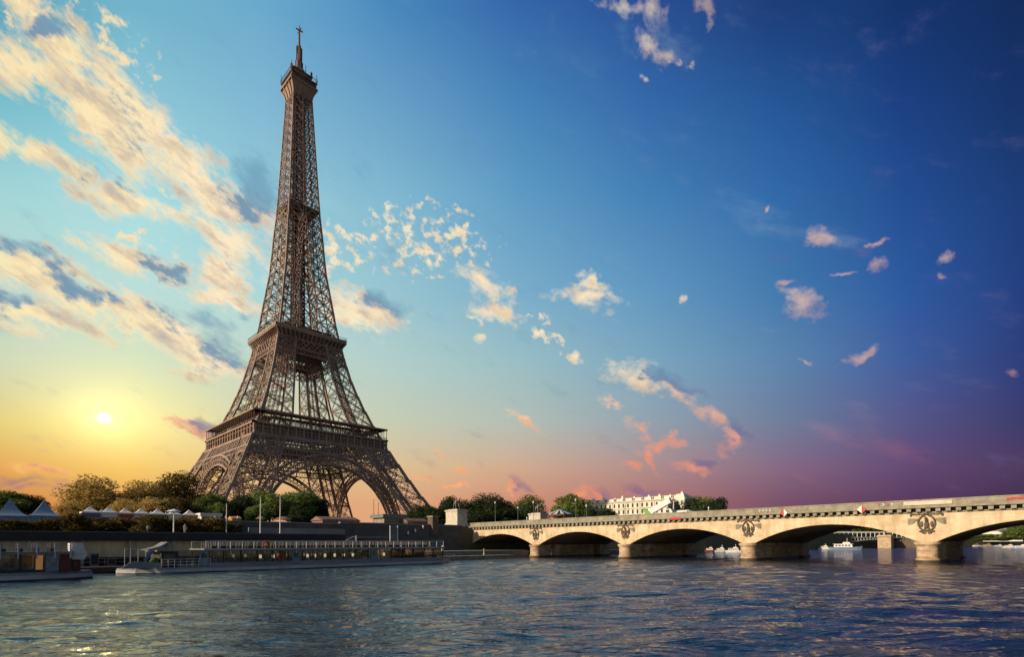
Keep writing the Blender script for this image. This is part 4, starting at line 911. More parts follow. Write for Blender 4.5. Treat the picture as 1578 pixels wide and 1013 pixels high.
for a in (315, 457, 577):
    x = PX(a, YF); mb = MB(); mb.box(x-.62, YF+.18, .9, x+.62, YF+.27, 3.1); d = part('door', mb, M['bluegrey'], b)
    mb = MB(); mb.box(x-.35, YF+.16, 1.9, x+.35, YF+.175, 2.8); part('door_pane', mb, M['glass_dark'], d)
    mb = MB(); mb.box(x-.55, YF+.13, 1.85, x-.47, YF+.18, 1.95); part('handle', mb, M['metal'], d)
mb = MB()
for i in range(27):
    x = XA+i*(XB-XA)/26; mb.beam((x, YF+.15, 2.6), (x, YF+.15, 4.62), .07, None, None, True)
for z in (4.62, 4.25, 3.9): mb.beam((XA, YF+.15, z), (XB, YF+.15, z), .05 if z < 4.5 else .085)
for i in range(14):
    x = XA+i*(XB-XA)/13; mb.beam((x, YB-.15, 3.4), (x, YB-.15, 4.6), .06)
mb.beam((XA, YB-.15, 4.6), (XB, YB-.15, 4.6), .07); part('deck_railing', mb, M['white'], b)
seats(b, XA+1, XB-2, (YF+1.0, YF+2.2, YF+4.4, YF+5.6), 3.5, M['dark'], 'roof_seats', 1.35)
seats(b, XA+1, XB-1, (YF+.9, YF+2.0), .9, M['seat'], 'saloon_seats', 1.5, .9)
for k, a in enumerate((478, 491, 505, 520, 534, 548, 596, 405, 425)):
    x = PX(a, YF); mb = MB(); mb.lathe((x, YF+1.4, 0), [(.05, .9), (.05, 1.62), (.5, 1.64), (.5, 1.68)], 10); tb = part('table', mb, M['white'], b); mb = MB(); mb.lathe((x, YF+1.0, 0), [(.08, 1.85), (.2, 1.9), (.24, 2.3), (.08, 2.45)], 8)
    part('table_lamp', mb, M['lit'], tb)
for a0, a1, z0, z1, m_ in ((540, 560, 1.4, 2.4, 'seat'), (442, 452, 1.3, 3.0, 'wood'), (552, 566, 1.2, 2.2, 'hull_white'), (604, 616, 1.2, 2.9, 'seat'), (625, 638, 1.3, 2.9, 'yellowc'), (655, 664, 1.2, 2.3, 'seat')):
    x0, x1 = PX(a0, YF), PX(a1, YF); mb = MB(); mb.box(x0, YF+2.9, .9, x1, YF+3.2, z1); mb.box(x0, YF+2.6, .9, x1, YF+2.9, z0); part('counter', mb, M[m_], b)
lifebuoy(b, PX(410, YF), YF+.02, 4.1); lifebuoy(b, PX(433, YF), YF+.1, 1.9)
# stern deck, cabin, wheelhouse
mb = MB(); xq = PX(196, YF); mb.prism([(xq-.6, .83), (PX(250, YF)-.1, .83), (PX(250, YF)-.1, 1.5), (xq+1.2, 1.75), (xq+.3, 1.6)], 1, YF+.35, YF+.55); part('stern_bulwark', mb, M['hull'], b)
mb = MB(); xs = PX(250, YF); mb.box(xs, YF+.5, .82, PX(276, YF), YB-1, 3.1); cab = part('cabin', mb, M['dark'], b)
mb = MB(); mb.box(xs+.3, YF+.44, 1.7, PX(274, YF)-.2, YF+.495, 2.8); part('window', mb, M['glass_dark'], cab)
mb = MB(); mb.box(PX(276, YF)+.02, YF+.9, .82, XA-.1, YB-1.2, 3.05); part('entrance_lobby', mb, M['glass'], b)
mb = MB(); mb.box(xs-.6, YF+.2, 3.12, XA-.32, YB-.3, 3.3); part('awning', mb, M['boat_grey'], b)
mb = MB(); xw, xv = PX(236, YF), PX(262, YF)
mb.prism([(xw-.6, 3.32), (xv+.3, 3.32), (xv+.3, 4.5), (xw+2.1, 4.5), (xw+1.2, 3.9)], 1, YF+1.6, YF+5.6); wh = part('wheelhouse', mb, M['boat_grey'], b)
mb = MB(); mb.quad((xw+1.5, YF+1.55, 3.7), (xv, YF+1.55, 3.7), (xv, YF+1.55, 4.3), (xw+2.1, YF+1.55, 4.3)); part('window', mb, M['glass_dark'], wh)
mb = MB()
for i in range(9): mb.beam((xs+i*.78, YF+.12, .82), (xs+i*.78, YF+.12, 2.0), .06)
for z in (2.0, 1.6, 1.2): mb.beam((xs, YF+.12, z), (xs+6.3, YF+.12, z), .06)
for a in (197, 206, 218, 230): x = PX(a, YF); mb.beam((x, YF+2, .82), (x, YF+2, 3.6), .06)
mb.beam((PX(197, YF), YF+2, 3.55), (xs, YF+2, 3.55), .06); part('stern_railing', mb, M['white'], b)
mb = MB(); mb.quad((PX(224, YF), YF+1.2, 1.7), (PX(231, YF), YF+1.2, 3.0), (PX(240, YF), YF+1.2, 3.1), (PX(230, YF), YF+1.4, 1.8)); part('flag', mb, M['blueflag'], b)
mb = MB(); ball(mb, (PX(243, YF), YF+1.6, 1.6), .7, .6, .7, 7, 5); mb.box(PX(243, YF)-.4, YF+1.2, .82, PX(243, YF)+.4, YF+2, 1.3); part('potted_plant', mb, M['leaf'], b)
mb = MB(); mb.box(PX(214, YF), YF+.9, .83, PX(240, YF), YF+1.5, 1.15); part('bench', mb, M['redpanel'], b)
mb = MB()
for i in range(7): x = XB+.4+i*.8; mb.beam((x, YF+1.2+.32*i, .82), (x, YF+1.2+.32*i, 1.9), .05)
mb.beam((XB+.4, YF+1.2, 1.9), (XB+5.2, YF+3.1, 1.9), .06); part('bow_railing', mb, M['white'], b)
# the boat cut by the left edge
YF, W = -238.3, 7.4; YB = YF+W
b = thing('tour_boat', 'tour boat cut off by the left edge of the photo with glow panels behind its big windows', 'tour boat', (-133, YF+W/2, 0), 'glazed tour boats')
X0, X1 = -172, PX(149, YF); XA, XB = -168, PX(110, YF)
part('hull', hullmesh(X0, X1, YF, W, -.6, .95, 5, 5), M['hull'], b); part('rubbing_strake', hullmesh(X0-.1, X1+.1, YF, W, .18, .62, 5, 5, off=.12), M['hull_white'], b); part('waterline_band', hullmesh(X0-.05, X1+.05, YF, W, -.25, .14, 5, 5, off=.06), M['hull_black'], b)
mb = MB(); mb.box(XA, YF+.35, .955, XB, YB-.35, 1.02); part('floor', mb, M['dark'], b)
mb = MB(); mb.box(XA, YF+.3, .95, XB, YF+.42, 1.25); mb.box(XA, YB-.42, .95, XB, YB-.3, 1.25); part('side_panel', mb, M['hull_black'], b)
mb = MB(); mb.box(XA+.05, YF+.34, 1.25, XB-.05, YF+.37, 3.0); part('window_band', mb, M['glass'], b); mb = MB(); mb.box(XA+.05, YB-.37, 1.25, XB-.05, YB-.34, 3.0); part('window_band', mb, M['glass_clear'], b)
x = XB
while x > -150:
    mb = MB(); mb.box(x-.12, YF+.26, 1.2, x+.1, YF+.46, 3.02); part('mullion', mb, M['hull_black'], b); mb = MB(); mb.box(x-.1, YB-.46, 1.2, x+.1, YB-.26, 3.02); part('mullion', mb, M['hull_black'], b); x -= 2.2
mb = MB(); mb.box(XA-.3, YF+.05, 3.0, XB+.2, YB-.05, 3.32); part('roof', mb, M['boat_grey'], b)
mb = MB(); mb.box(PX(93, YF), YF+.22, 1.0, PX(110, YF), YF+.3, 2.98); part('red_side_panel', mb, M['redpanel'], b)
mb = MB(); mb.box(PX(71, YF), YF+.2, 1.0, PX(91, YF), YF+.29, 2.98); d = part('door', mb, M['bluegrey'], b); mb = MB(); mb.box(PX(79, YF), YF+.17, 1.7, PX(87, YF), YF+.195, 2.75); part('door_pane', mb, M['glass_clear'], d)
mb = MB(); mb.box(PX(57, YF), YF+1.2, 1.1, PX(68, YF), YF+1.3, 2.9); part('glow_curtain', mb, M['warm'], b)
mb = MB(); mb.box(PX(26, YF), YF+2.4, 1.4, PX(53, YF), YF+2.5, 2.9); part('glow_curtain', mb, M['wall_cream'], b)  # cream panel standing in for the glow reflected in the window
seats(b, -165, XB-3, (YF+.9, YF+2.1, YF+4.4), 1.02, M['seat'], 'saloon_seats', 1.5)
mb = MB()
for a in (-60, -30, 0, 28, 57, 85, 109): x = PX(a, YF); mb.beam((x, YF+.1, 2.5), (x, YF+.1, 4.35), .16, None, None, True)
for z in (4.3, 4.0, 3.7): mb.beam((-168, YF+.1, z), (XB, YF+.1, z), .07)
part('deck_railing', mb, M['hull_white'], b)
seats(b, -165, XB-1, (YF+1.0, YF+2.4, YF+4.2), 3.33, M['dark'], 'roof_seats', 1.4)
mb = MB(); x0, x1 = PX(112, YF), PX(133, YF); mb.prism([(x0, 3.0), (x1+.25, 3.0), (x1, 3.5), (x1-.3, 4.3), (x0, 4.35)], 1, YF+.8, YF+4.5); mb.prism([(x0, 2.35), (x1-.1, 2.3), (x1+.2, 2.95), (x0, 2.95)], 1, YF+.6, YF+4.7); part('folded_awning', mb, M['tentwhite'], b)
mb = MB(); mb.box(x0, YF+1.0, .95, x1-.4, YB-1.0, 2.28); cb_ = part('fore_cabin', mb, M['redpanel'], b); mb = MB(); mb.box(x0+.2, YF+.94, 1.5, x1-.8, YF+.99, 2.15); part('window', mb, M['glass_dark'], cb_)

# ------------------------------------------------------------------ on the embankment: poles, people, tents, kiosks
def flagpole(a, b0, b1, y, lab, disc=False):
    p, q = at(a, b0, 1, y), at(a, b1, 1, y); t = thing('lamp_pole' if disc else 'flag_pole', lab, 'pole', (p.x, y, 6.2))
    mb = MB(); mb.lathe((p.x, y, 0), [(.13, 6.2), (.07, q.z)], 8); part('mast', mb, M['white'], t)
    mb = MB()
    if disc: mb.lathe((p.x, y, q.z), [(.1, -.1), (1.15, .1), (1.0, .25), (.3, .5), (.02, .6)], 12); part('lamp_shade', mb, M['white'], t)
    else: mb.lathe((p.x, y, q.z), [(.1, 0), (.16, .12), (.1, .25)], 8); part('finial', mb, M['metal'], t)
flagpole(401, 822, 767, -208, 'left one of the two tall white poles before the green trees')
flagpole(431.5, 822, 767, -208, 'right one of the two tall white poles before the green trees')
flagpole(267.5, 822, 790, -208, 'white lamp pole with round shade before the small tents', True)
flagpole(349, 800, 778, -190, 'thin grey pole standing before dark trees left of the orange kiosk')
def person(x, y, z, lab, face=0., h=1.72, top='cloth', legs='jeans', arm=.1):
    k = h/1.72; t = thing('person', lab, 'person', (x, y, z), None)
    def P(a, b, c, r): return (x+(a*math.cos(face)-b*math.sin(face))*k, y+(a*math.sin(face)+b*math.cos(face))*k, z+c*k, r*k)
    v = [P(0, 0, .95, (.15, .11)[0]), P(0, 0, 1.15, .13), P(0, 0, 1.38, .15), P(0, 0, 1.50, .06), P(0, -.01, 1.56, .08), P(0, -.02, 1.68, .085),
         P(.09, 0, .88, .095), P(.10, -.02, .48, .065), P(.10, 0, .09, .045), P(.10, -.15, .04, .04), P(-.09, 0, .88, .095), P(-.10, -.03, .48, .065), P(-.11, .03, .09, .045), P(-.11, -.12, .04, .04),
         P(.19, 0, 1.40, .055), P(.24, .02, 1.12, .042), P(.24, -.10, .88, .034), P(.24, -.14, .80, .035), P(-.19, 0, 1.40, .055), P(-.25, .02, 1.12, .042), P(-.22, -arm, .92, .034), P(-.2, -arm-.05, .84, .035)]
    e = [(0, 1), (1, 2), (2, 3), (3, 4), (4, 5), (0, 6), (6, 7), (7, 8), (8, 9), (0, 10), (10, 11), (11, 12), (12, 13), (2, 14), (14, 15), (15, 16), (16, 17), (2, 18), (18, 19), (19, 20), (20, 21)]
    skin_body('body', v, e, M['skin'], t, 0, 1)
    v2 = [(a, b_, c, r*1.18) for a, b_, c, r in (v[0], v[1], v[2], v[14], v[15], v[18], v[19])]; v2[0] = v2[0][:3]+(v[0][3]*1.1,)
    skin_body('shirt', v2, [(0, 1), (1, 2), (2, 3), (3, 4), (2, 5), (5, 6)], M[top], t, 0, 1)
    v3 = [(a, b_, c, r*1.2) for a, b_, c, r in (v[0], v[6], v[7], v[8], v[10], v[11], v[12])]
    skin_body('trousers', v3, [(0, 1), (1, 2), (2, 3), (0, 4), (4, 5), (5, 6)], M[legs], t, 0, 1)
    mb = MB(); hx, hy, hz, _ = v[5]; ball(mb, (hx, hy+.02, hz+.03), .10*k, .11*k, .09*k, 8, 5); part('hair', mb, M['hair'], t, True)
p = at(285, 822, 1, -209); person(p.x, -209, 6.2, 'person in pale clothes standing on the dark roof beside the lamp pole', 0, 1.75, 'cloth', 'cloth')
p = at(227, 822, 1, -206); person(p.x, -206.5, 6.1, 'person in a white top standing at the roof edge before the hedge', .4, 1.6, 'white', 'jeans')
for i, (a, lab) in enumerate(((332, 'person in white up on the quay beside the garden wall'), (347, 'person in a pale top walking on the quay under the dark trees'), (365, 'person in a white top beside the orange kiosk'))):
    p = at(a, 800, 1, -178); person(p.x, -178-.3*i, UQ, lab, i*1.3, 1.75, 'white' if i != 1 else 'cloth', 'jeans' if i else 'cloth')

def pagoda(a0, a1, y, zb, ze, zt, wallm, lab, canvas='tentwhite', grp='small pagoda tents along the quay'):
    x0, x1 = at(a0, 800, 1, y).x, at(a1, 800, 1, y).x; w = x1-x0; xc = (x0+x1)/2; yc = y+w/2
    t = thing('pagoda_tent', lab, 'tent', (xc, yc, zb), grp); mb = MB(); n = 10
    prof = [(1-u, ze+(zt-ze)*(u**1.7)) for u in [k/n for k in range(n+1)]]
    ring = lambda s, z: [(xc-w/2*s, yc-w/2*s, z), (xc+w/2*s, yc-w/2*s, z), (xc+w/2*s, yc+w/2*s, z), (xc-w/2*s, yc+w/2*s, z)]
    for (s0, z0), (s1, z1) in zip(prof, prof[1:]):
        r0, r1 = ring(max(s0, .012)*1.03, z0), ring(max(s1, .012)*1.03, z1)
        for i in range(4): mb.quad(r0[i], r0[(i+1) % 4], r1[(i+1) % 4], r1[i])
    r0, r1 = ring(1.03, ze-.3), ring(1.03, ze)
    for i in range(4): mb.quad(r0[i], r0[(i+1) % 4], r1[(i+1) % 4], r1[i])
    part('canvas_roof', mb, M[canvas], t)
    if wallm: mb = MB(); mb.box(x0+.1, y+.05, zb, x1-.1, y+w-.05, ze-.3); part('side_wall', mb, M[wallm], t)
    mb = MB()
    for sx_, sy_ in ((x0+.04, y+.02), (x1-.04, y+.02), (x1-.04, y+w-.02), (x0+.04, y+w-.02)): mb.beam((sx_, sy_, zb), (sx_, sy_, ze), .09)
    part('pole_frame', mb, M['metal'], t)
TY = -172
zt = lambda b: at(220, b, 1, TY).z
for a0, a1, wm, lab in ((126, 155, 'purple', 'white pagoda tent with a purple side wall, first of the row'), (156, 182, 'tentwhite', 'all white pagoda tent between the purple and the red walled ones'), (183, 206, 'redc', 'white pagoda tent with a red side wall'),
    (207, 231, 'tentwhite', 'dull white pagoda tent right of the red walled one'), (233, 257, 'greenc', 'white pagoda tent with a dark green side wall'), (259, 281, 'tentwhite', 'white walled pagoda tent behind the lamp pole'), (283, 305, 'yellowc', 'white pagoda tent with an orange side wall, last of the row')):
    pagoda(a0, a1, TY, UQ, zt(791.5), zt(782.5), wm, lab)
pagoda(150, 166, TY+9, UQ, zt(791), zt(783), 'tentwhite', 'small white tent peak behind the purple and white walled tents')
pagoda(228, 240, TY+9, UQ, zt(791), zt(783.5), 'tentwhite', 'small white tent peak behind the dull white tent')
pagoda(252, 263, TY+9, UQ, zt(791), zt(784), 'tentwhite', 'small white tent peak with pinkish top behind the green walled tent')
def bigtent(a0, ac, a1, btop, y, lab):
    z_e = at(ac, 795, 1, y).z; z_t = at(ac, btop, 1, y).z
    pagoda(a0, a1, y, 6.1, z_e, z_t, 'tentblue', lab, 'tentblue', 'large bluish marquees at the left')
bigtent(-12, 19, 44, 767, -186.5, 'large bluish marquee with a tall pointed roof at the left edge')
bigtent(44, 68, 94, 769, -186.5, 'large bluish pointed marquee, second from the left edge')
bigtent(-66, -40, -13, 774, -186.5, 'bluish marquee mostly outside the left edge of the photo')
# kiosks and low roofs on the street
def kiosk(a0, a1, bt, y, d, wm, rm, name, lab, over=.5, flat=True, zb=UQ):
    x0, x1 = at(a0, 800, 1, y).x, at(a1, 800, 1, y).x; zt_ = at((a0+a1)/2, bt, 1, y).z; t = thing(name, lab, name.replace('_', ' '), ((x0+x1)/2, y, zb))
    h = zt_-zb; mb = MB(); mb.box(x0+over, y, zb, x1-over, y+d, zb+h*.72); part('body', mb, M[wm], t)
    mb = MB()
    if flat: mb.box(x0, y-over, zb+h*.72+.002, x1, y+d+over, zt_)
    else:
        ya, yb, ym = y-over, y+d+over, y+d/2; z0 = zb+h*.6
        mb.prism([(ya, z0), (yb, z0), (ym, zt_)], 0, x0, x1)
    part('roof', mb, M[rm], t)
    mb = MB(); n = max(2, int((x1-x0)/2.2))
    for i in range(n): xx = x0+over+.35+i*(x1-x0-2*over-.7)/n; mb.box(xx, y-.04, zb+.9, xx+(x1-x0)/n*.55, y-.003, zb+h*.62)
    part('window_band', mb, M['glass_dark'], t)
kiosk(588, 626, 793.5, -172, 6, 'stone_grey', 'roofslate', 'ticket_kiosk', 'flat roofed grey kiosk on the quay before the right tower leg', .9)
kiosk(495, 556, 796.5, -166, 7, 'pink', 'pink', 'low_building', 'long low building with pinkish roof under the tower arch', .4, False)
kiosk(357, 373, 796, -176, 3, 'wood', 'yellowc', 'snack_kiosk', 'small orange and cream kiosk beside the dark trees', .15, False)
kiosk(627, 660, 799, -162, 5, 'stone_dark', 'pink', 'low_shed', 'low shed with pinkish roof left of the stone gate post', .4, False)
kiosk(308, 342, 791.5, -168, 4, 'tentwhite', 'tentwhite', 'garden_pavilion', 'low white pavilion right of the orange walled tent', .3)
x = at(436, 800, 1, -178).x
t = thing('parasol', 'wide pinkish parasol before the green trees by the right tall pole', 'parasol', (x, -178, UQ)); z_ = at(436, 797, 1, -178).z
mb = MB(); mb.lathe((x, -178, 0), [(2.4, z_-.7), (1.2, z_-.2), (.05, z_+.1)], 8); part('canopy', mb, M['pink'], t); mb = MB(); mb.beam((x, -178, UQ), (x, -178, z_), .1); part('pole', mb, M['white'], t)
x = at(402, 800, 1, -178).x
t = thing('parasol', 'small pinkish parasol behind the left tall pole', 'parasol', (x, -178, UQ))
mb = MB(); mb.lathe((x, -178, 0), [(1.4, z_-.7), (.7, z_-.3), (.05, z_-.05)], 8); part('canopy', mb, M['pink'], t); mb = MB(); mb.beam((x, -178, UQ), (x, -178, z_-.2), .1); part('pole', mb, M['white'], t)
# masts under the tower
for a, b0, lab in ((576, 772, 'thin dark mast rising beside the pinkish kiosk roof'), (583, 777, 'shorter thin mast right beside the thin dark mast'), (637, 783, 'slim lamp post before the right tower leg')):
    p = at(a, b0, 1, -165); mb = MB(); mb.lathe((p.x, -165, 0), [(.12, UQ), (.07, p.z), (.2, p.z+.1), (.05, p.z+.3)], 6); tag(part('lamp_mast', mb, M['dark']), lab, 'mast')
# street lamps on and behind the bridge
def lamp(x, y, zb, ztop, lab, g='street lamps along the bridge'):
    t = thing('street_lamp', lab, 'street lamp', (x, y, zb), g); mb = MB(); mb.lathe((x, y, 0), [(.2, zb), (.2, zb+.6), (.09, zb+.8), (.06, ztop)], 8); part('post', mb, M['bark'] if 0 else M['roofslate'], t)
    mb = MB(); mb.lathe((x, y, ztop), [(.05, -.1), (.25, .05), (.3, .5), (.12, .75), (.02, .85)], 8); part('lantern', mb, M['white'], t)
for (a, bt), x, lab in (((763, 774), 0, 'street lamp before the dark trees, nearest the tall pedestal'), ((798, 782), 14, 'short street lamp between the two taller ones near the bridge head'), ((822, 773.5), 0, 'street lamp just left of the far pedestal'), ((887, 770), 14, 'slender street lamp before the round tree'), ((903.5, 779), 14, 'slender street lamp at the left end of the white building'), ((963, 779), 14, 'slender street lamp before the middle of the white building')):
    p = at(a, bt, 0, x); lamp(x, p.y, 10.2, p.z-.6, lab)
# striped carousel tent
p = at(862, 790, 0, 40); t = thing('carousel', 'round striped carousel canopy beside the far pedestal', 'carousel', (40, p.y, UQ)); zc_ = p.z+1.3; n = 24
for k in range(2):
    mb = MB()
    for i in range(k, n, 2):
        a, b_ = 2*math.pi*i/n, 2*math.pi*(i+1)/n
        mb.poly([(40+6*math.cos(a), p.y+6*math.sin(a), zc_-2.3), (40+6*math.cos(b_), p.y+6*math.sin(b_), zc_-2.3), (40+.3*math.cos(b_), p.y+.3*math.sin(b_), zc_), (40+.3*math.cos(a), p.y+.3*math.sin(a), zc_)])
    part('striped_canopy', mb, M['white'] if k else M['hull_black'], t)
mb = MB(); mb.lathe((40, p.y, 0), [(5.7, zc_-3.0), (5.9, zc_-2.3)], 24); mb.lathe((40, p.y, 0), [(1.6, UQ), (1.6, zc_-2.4)], 12)
for i in range(12): a = i*math.pi/6; mb.beam((40+5.6*math.cos(a), p.y+5.6*math.sin(a), UQ), (40+5.6*math.cos(a), p.y+5.6*math.sin(a), zc_-2.5), .14)
part('drum', mb, M['pink'], t)
# lift truck and van on the bridge
def wheels(t, x, ys, z, r, w=2.3):
    for y in ys:
        for sx_ in (-1, 1):
            mb = MB(); xx = x+sx_*w/2; n = 14; pr = [(r*.62, -.14), (r, -.12), (r, .12), (r*.62, .14)]
            for j in range(3):
                for i in range(n):
                    a, b_ = 2*math.pi*i/n, 2*math.pi*(i+1)/n; (r0, o0), (r1, o1) = pr[j], pr[j+1]
                    mb.quad((xx+o0, y+r0*math.cos(a), z+r+r0*math.sin(a)), (xx+o0, y+r0*math.cos(b_), z+r+r0*math.sin(b_)), (xx+o1, y+r1*math.cos(b_), z+r+r1*math.sin(b_)), (xx+o1, y+r1*math.cos(a), z+r+r1*math.sin(a)))
            wh_ = part('wheel', mb, M['hull_black'], t); mb = MB(); mb.v = []; 
            mb.poly([(xx+sx_*.13, y+r*.63*math.cos(2*math.pi*i/n), z+r+r*.63*math.sin(2*math.pi*i/n)) for i in range(n)]); part('rim', mb, M['metal'], wh_)
tx = -6
y0 = at(995, 790, 0, tx).y; y1 = at(1040, 790, 0, tx).y; zt_ = at(1033, 769, 0, tx).z
t = thing('lift_truck', 'white truck with raised white boom and lime green base parked on the bridge', 'truck', (tx, (y0+y1)/2, 10.06))
mb = MB(); mb.box(tx-1.1, y1, 10.75, tx+1.1, y0, 11.1); part('chassis', mb, M['white'], t); wheels(t, tx, (y1+1, y1+3.4, y0-1.4), 10.06, .5)
mb = MB(); ya = y1+.1; mb.prism([(ya, 11.1), (ya+2.3, 11.1), (ya+2.3, 13.1), (ya+.5, 13.1), (ya, 12.2)], 0, tx-1.15, tx+1.15); cab = part('cab', mb, M['white'], t)
mb = MB(); mb.box(tx-1.18, ya+.9, 12.1, tx-1.155, ya+1.9, 12.85); part('window', mb, M['glass_dark'], cab)
mb = MB(); mb.beam((tx, y0-1.2, 12.4), (tx, y1+1.2, zt_-.4), 1.0, 1.5, None, True); part('boom', mb, M['white'], t)
mb = MB(); mb.beam((tx, y1+3.6, 11.1), (tx, y1+2.0, zt_-1.6), .3, None, None, True); mb.beam((tx+.6, y1+.8, 11.1), (tx+.6, y1+.6, zt_-.6), .25); part('strut', mb, M['metal'], t)
mb = MB(); mb.prism([(y0-2.6, 11.1), (y0-.3, 11.1), (y0-.1, 12.2), (y0+.6, 13.6), (y0-.6, 13.2), (y0-1.6, 12.6)], 0, tx-.8, tx+.8); part('turret', mb, M['green'], t)
vy = at(1057, 790, 0, tx).y; L_ = 4.9
t = thing('white_van', 'white van on the bridge just right of the lift truck', 'van', (tx, vy, 10.06))
mb = MB(); yb = vy-L_/2-.6
mb.prism([(yb, 10.45), (yb+5.2, 10.45), (yb+5.2, 12.25), (yb+4.9, 12.5), (yb+1.9, 12.5), (yb+.9, 11.6), (yb, 11.35)], 0, tx-.98, tx+.98); part('body', mb, M['white'], t); wheels(t, tx, (yb+.95, yb+4.1), 10.06, .36, 1.8)
mb = MB(); mb.prism([(yb+1.05, 11.6), (yb+2.3, 11.6), (yb+2.3, 12.3), (yb+1.85, 12.3)], 0, tx-1.0, tx-.985); part('window', mb, M['glass_dark'], t)
# small posts on the parapet
for a, b, lab in ((812, 798, 'tiny white marker standing on the parapet near the far pedestal'), (1092, 786, 'tiny white marker on the parapet before the low round tree')):
    p = at(a, b, 0, -17.75); mb = MB(); mb.lathe((-17.75, p.y, 11.34), [(.1, 0), (.08, .5), (.2, .55), (.16, .85), (.02, .95)], 8); tag(part('parapet_marker', mb, M['white']), lab, 'marker')

# ------------------------------------------------------------------ the large pale building across the street
Ax, Ay = 205, -58; Bx, By = 212, -138
bd = thing('mansion_block', 'long ornate white stone mansion block seen above the bridge parapet', 'building', ((Ax+Bx)/2, (Ay+By)/2, UQ))
dv = V((Bx-Ax, By-Ay, 0)); Ln = dv.length; dv.normalize(); nv = V((-dv.y, dv.x, 0)); nv = nv if nv.x > 0 else -nv   # nv points away from the viewer
def bb(mb, u0, u1, d0, d1, z0, z1):
    pts = [V((Ax, Ay, 0))+dv*u+nv*d for u, d in ((u0, d0), (u1, d0), (u1, d1), (u0, d1))]; n = len(mb.v)
    mb.v += [(p.x, p.y, z) for z in (z0, z1) for p in pts]; mb.f += [tuple(n+i for i in f) for f in ((3,2,1,0), (4,5,6,7), (0,1,5,4), (1,2,6,5), (2,3,7,6), (3,0,4,7))]
ZC = 35.2
mb = MB(); bb(mb, 0, Ln, 0, 16, UQ, ZC); bw = part('wall', mb, M['building'], bd)
mb = MB()
for z in (25.2, 30.2, ZC-.3): bb(mb, -.4, Ln+.4, -.5, 0-.003, z, z+.45)
nb2_ = 21
for i in range(nb2_+1): u = i*Ln/nb2_; bb(mb, u-.28, u+.28, -.28, -.004, 20, ZC-.32) if i % 3 == 0 else None
bb(mb, -.4, Ln+.4, -.5, .3, ZC, ZC+.8); part('string_courses', mb, M['stone_pale'], bd)
for fl_, (z0, z1) in enumerate(((21.2, 24.2), (26.3, 29.4), (31.2, 34.0))):
    for i in range(nb2_):
        u = (i+.5)*Ln/nb2_; mb = MB(); bb(mb, u-.62, u+.62, -.06, -.005, z0, z1); w = part('window', mb, M['glass_dark'], bd)
        mb = MB(); bb(mb, u-.85, u-.62, -.14, -.005, z0, z1+.25); bb(mb, u+.62, u+.85, -.14, -.005, z0, z1+.25); bb(mb, u-.617, u+.617, -.14, -.005, z1, z1+.25); part('frame', mb, M['stone_pale'], w)
mb = MB(); bb(mb, .6, Ln-.6, .9, 15, ZC+.8, ZC+2.4); bb(mb, 1.5, Ln-1.5, 2.6, 13.5, ZC+2.4, ZC+3.2); part('roof', mb, M['building'], bd)
for i in range(0, nb2_, 1):
    u = (i+.5)*Ln/nb2_
    if i % 2 == 0: mb = MB(); bb(mb, u-.8, u+.8, -.1, 2.0, ZC+.8, ZC+2.9); d = part('dormer', mb, M['stone_pale'], bd); mb = MB(); bb(mb, u-.4, u+.4, -.14, -.103, ZC+1.2, ZC+2.5); part('dormer_window', mb, M['glass_dark'], d)
random.seed(3)
for i in range(9):
    u = 4+i*Ln/9+random.uniform(-2, 2); mb = MB(); hh = random.uniform(3.6, 5.4); bb(mb, u-.7, u+.7, 5, 7, ZC+2.4, ZC+hh)
    for q_ in range(3): bb(mb, u-.55+q_*.4, u-.35+q_*.4, 5.6, 5.9, ZC+hh, ZC+hh+.6)
    part('chimney', mb, M['building'], bd)
for u0, u1, lab in ((0, 6, None), (Ln-7, Ln, None)):
    mb = MB(); bb(mb, u0, u1, -.9, 8, UQ, ZC+1.6); bb(mb, u0+.8, u1-.8, -.2, 6, ZC+1.6, ZC+3.6); pv = part('corner_pavilion', mb, M['building'], bd)
    for z0 in (21.2, 26.3, 31.2):
        for e in (.3, .7): uu = u0+(u1-u0)*e; mb = MB(); bb(mb, uu-.5, uu+.5, -.96, -.905, z0, z0+2.9); part('window', mb, M['glass_dark'], pv)

# ------------------------------------------------------------------ beyond the arches: viaduct, boats
def dep(a, b, d): r_ = ray(a, b); return C0+r_*d
D = 370.
vd = thing('metal_viaduct', 'distant metal viaduct on columns with a stone pier seen through the fourth arch', 'viaduct', dep(1364, 840, D))
A0, A1, A2 = dep(1285, 821, D), dep(1364, 821, D), dep(1450, 821, D+15)
mb = MB(); mb.beam(A0, A2, 4, .9); part('upper_deck', mb, M['white'], vd)
mb = MB(); mb.beam(dep(1285, 829, D), dep(1450, 829, D+10), 8, .7); part('lower_deck', mb, M['metal'], vd)
mb = MB()
for i in range(24): a = 1287+i*6.8; mb.beam(dep(a, 821, D-1), dep(a, 829, D-1), .38)
part('columns', mb, M['metal'], vd)
mb = MB()
for i in range(14):
    a, b_ = 1290+i*4.6, 1290+(i+1)*4.6; f = lambda q: 841-9*math.sin(min(1, max(0, (q-1290)/66))*math.pi*.55)
    mb.beam(dep(a, f(a), D-2), dep(b_, f(b_), D-2), .5); mb.beam(dep(a, f(a), D-2), dep(a, 830, D-2), .3)
part('iron_arch', mb, M['green'] if 0 else M['metal'], vd)
p0, p1 = dep(1354, 845, D-4), dep(1375, 845, D-4)
mb = MB(); mb.box(p0.x, p1.y-.5, -3, p0.x+8, p0.y+.5, 8.8); mb.box(p0.x-.5, p1.y-1, 7.6, p0.x+8.5, p0.y+1, 8.2); mb.box(p0.x+1, p1.y+3.5, 8.6, p0.x+4, p0.y-3.5, 12.2); part('stone_pier', mb, M['pier'], vd)
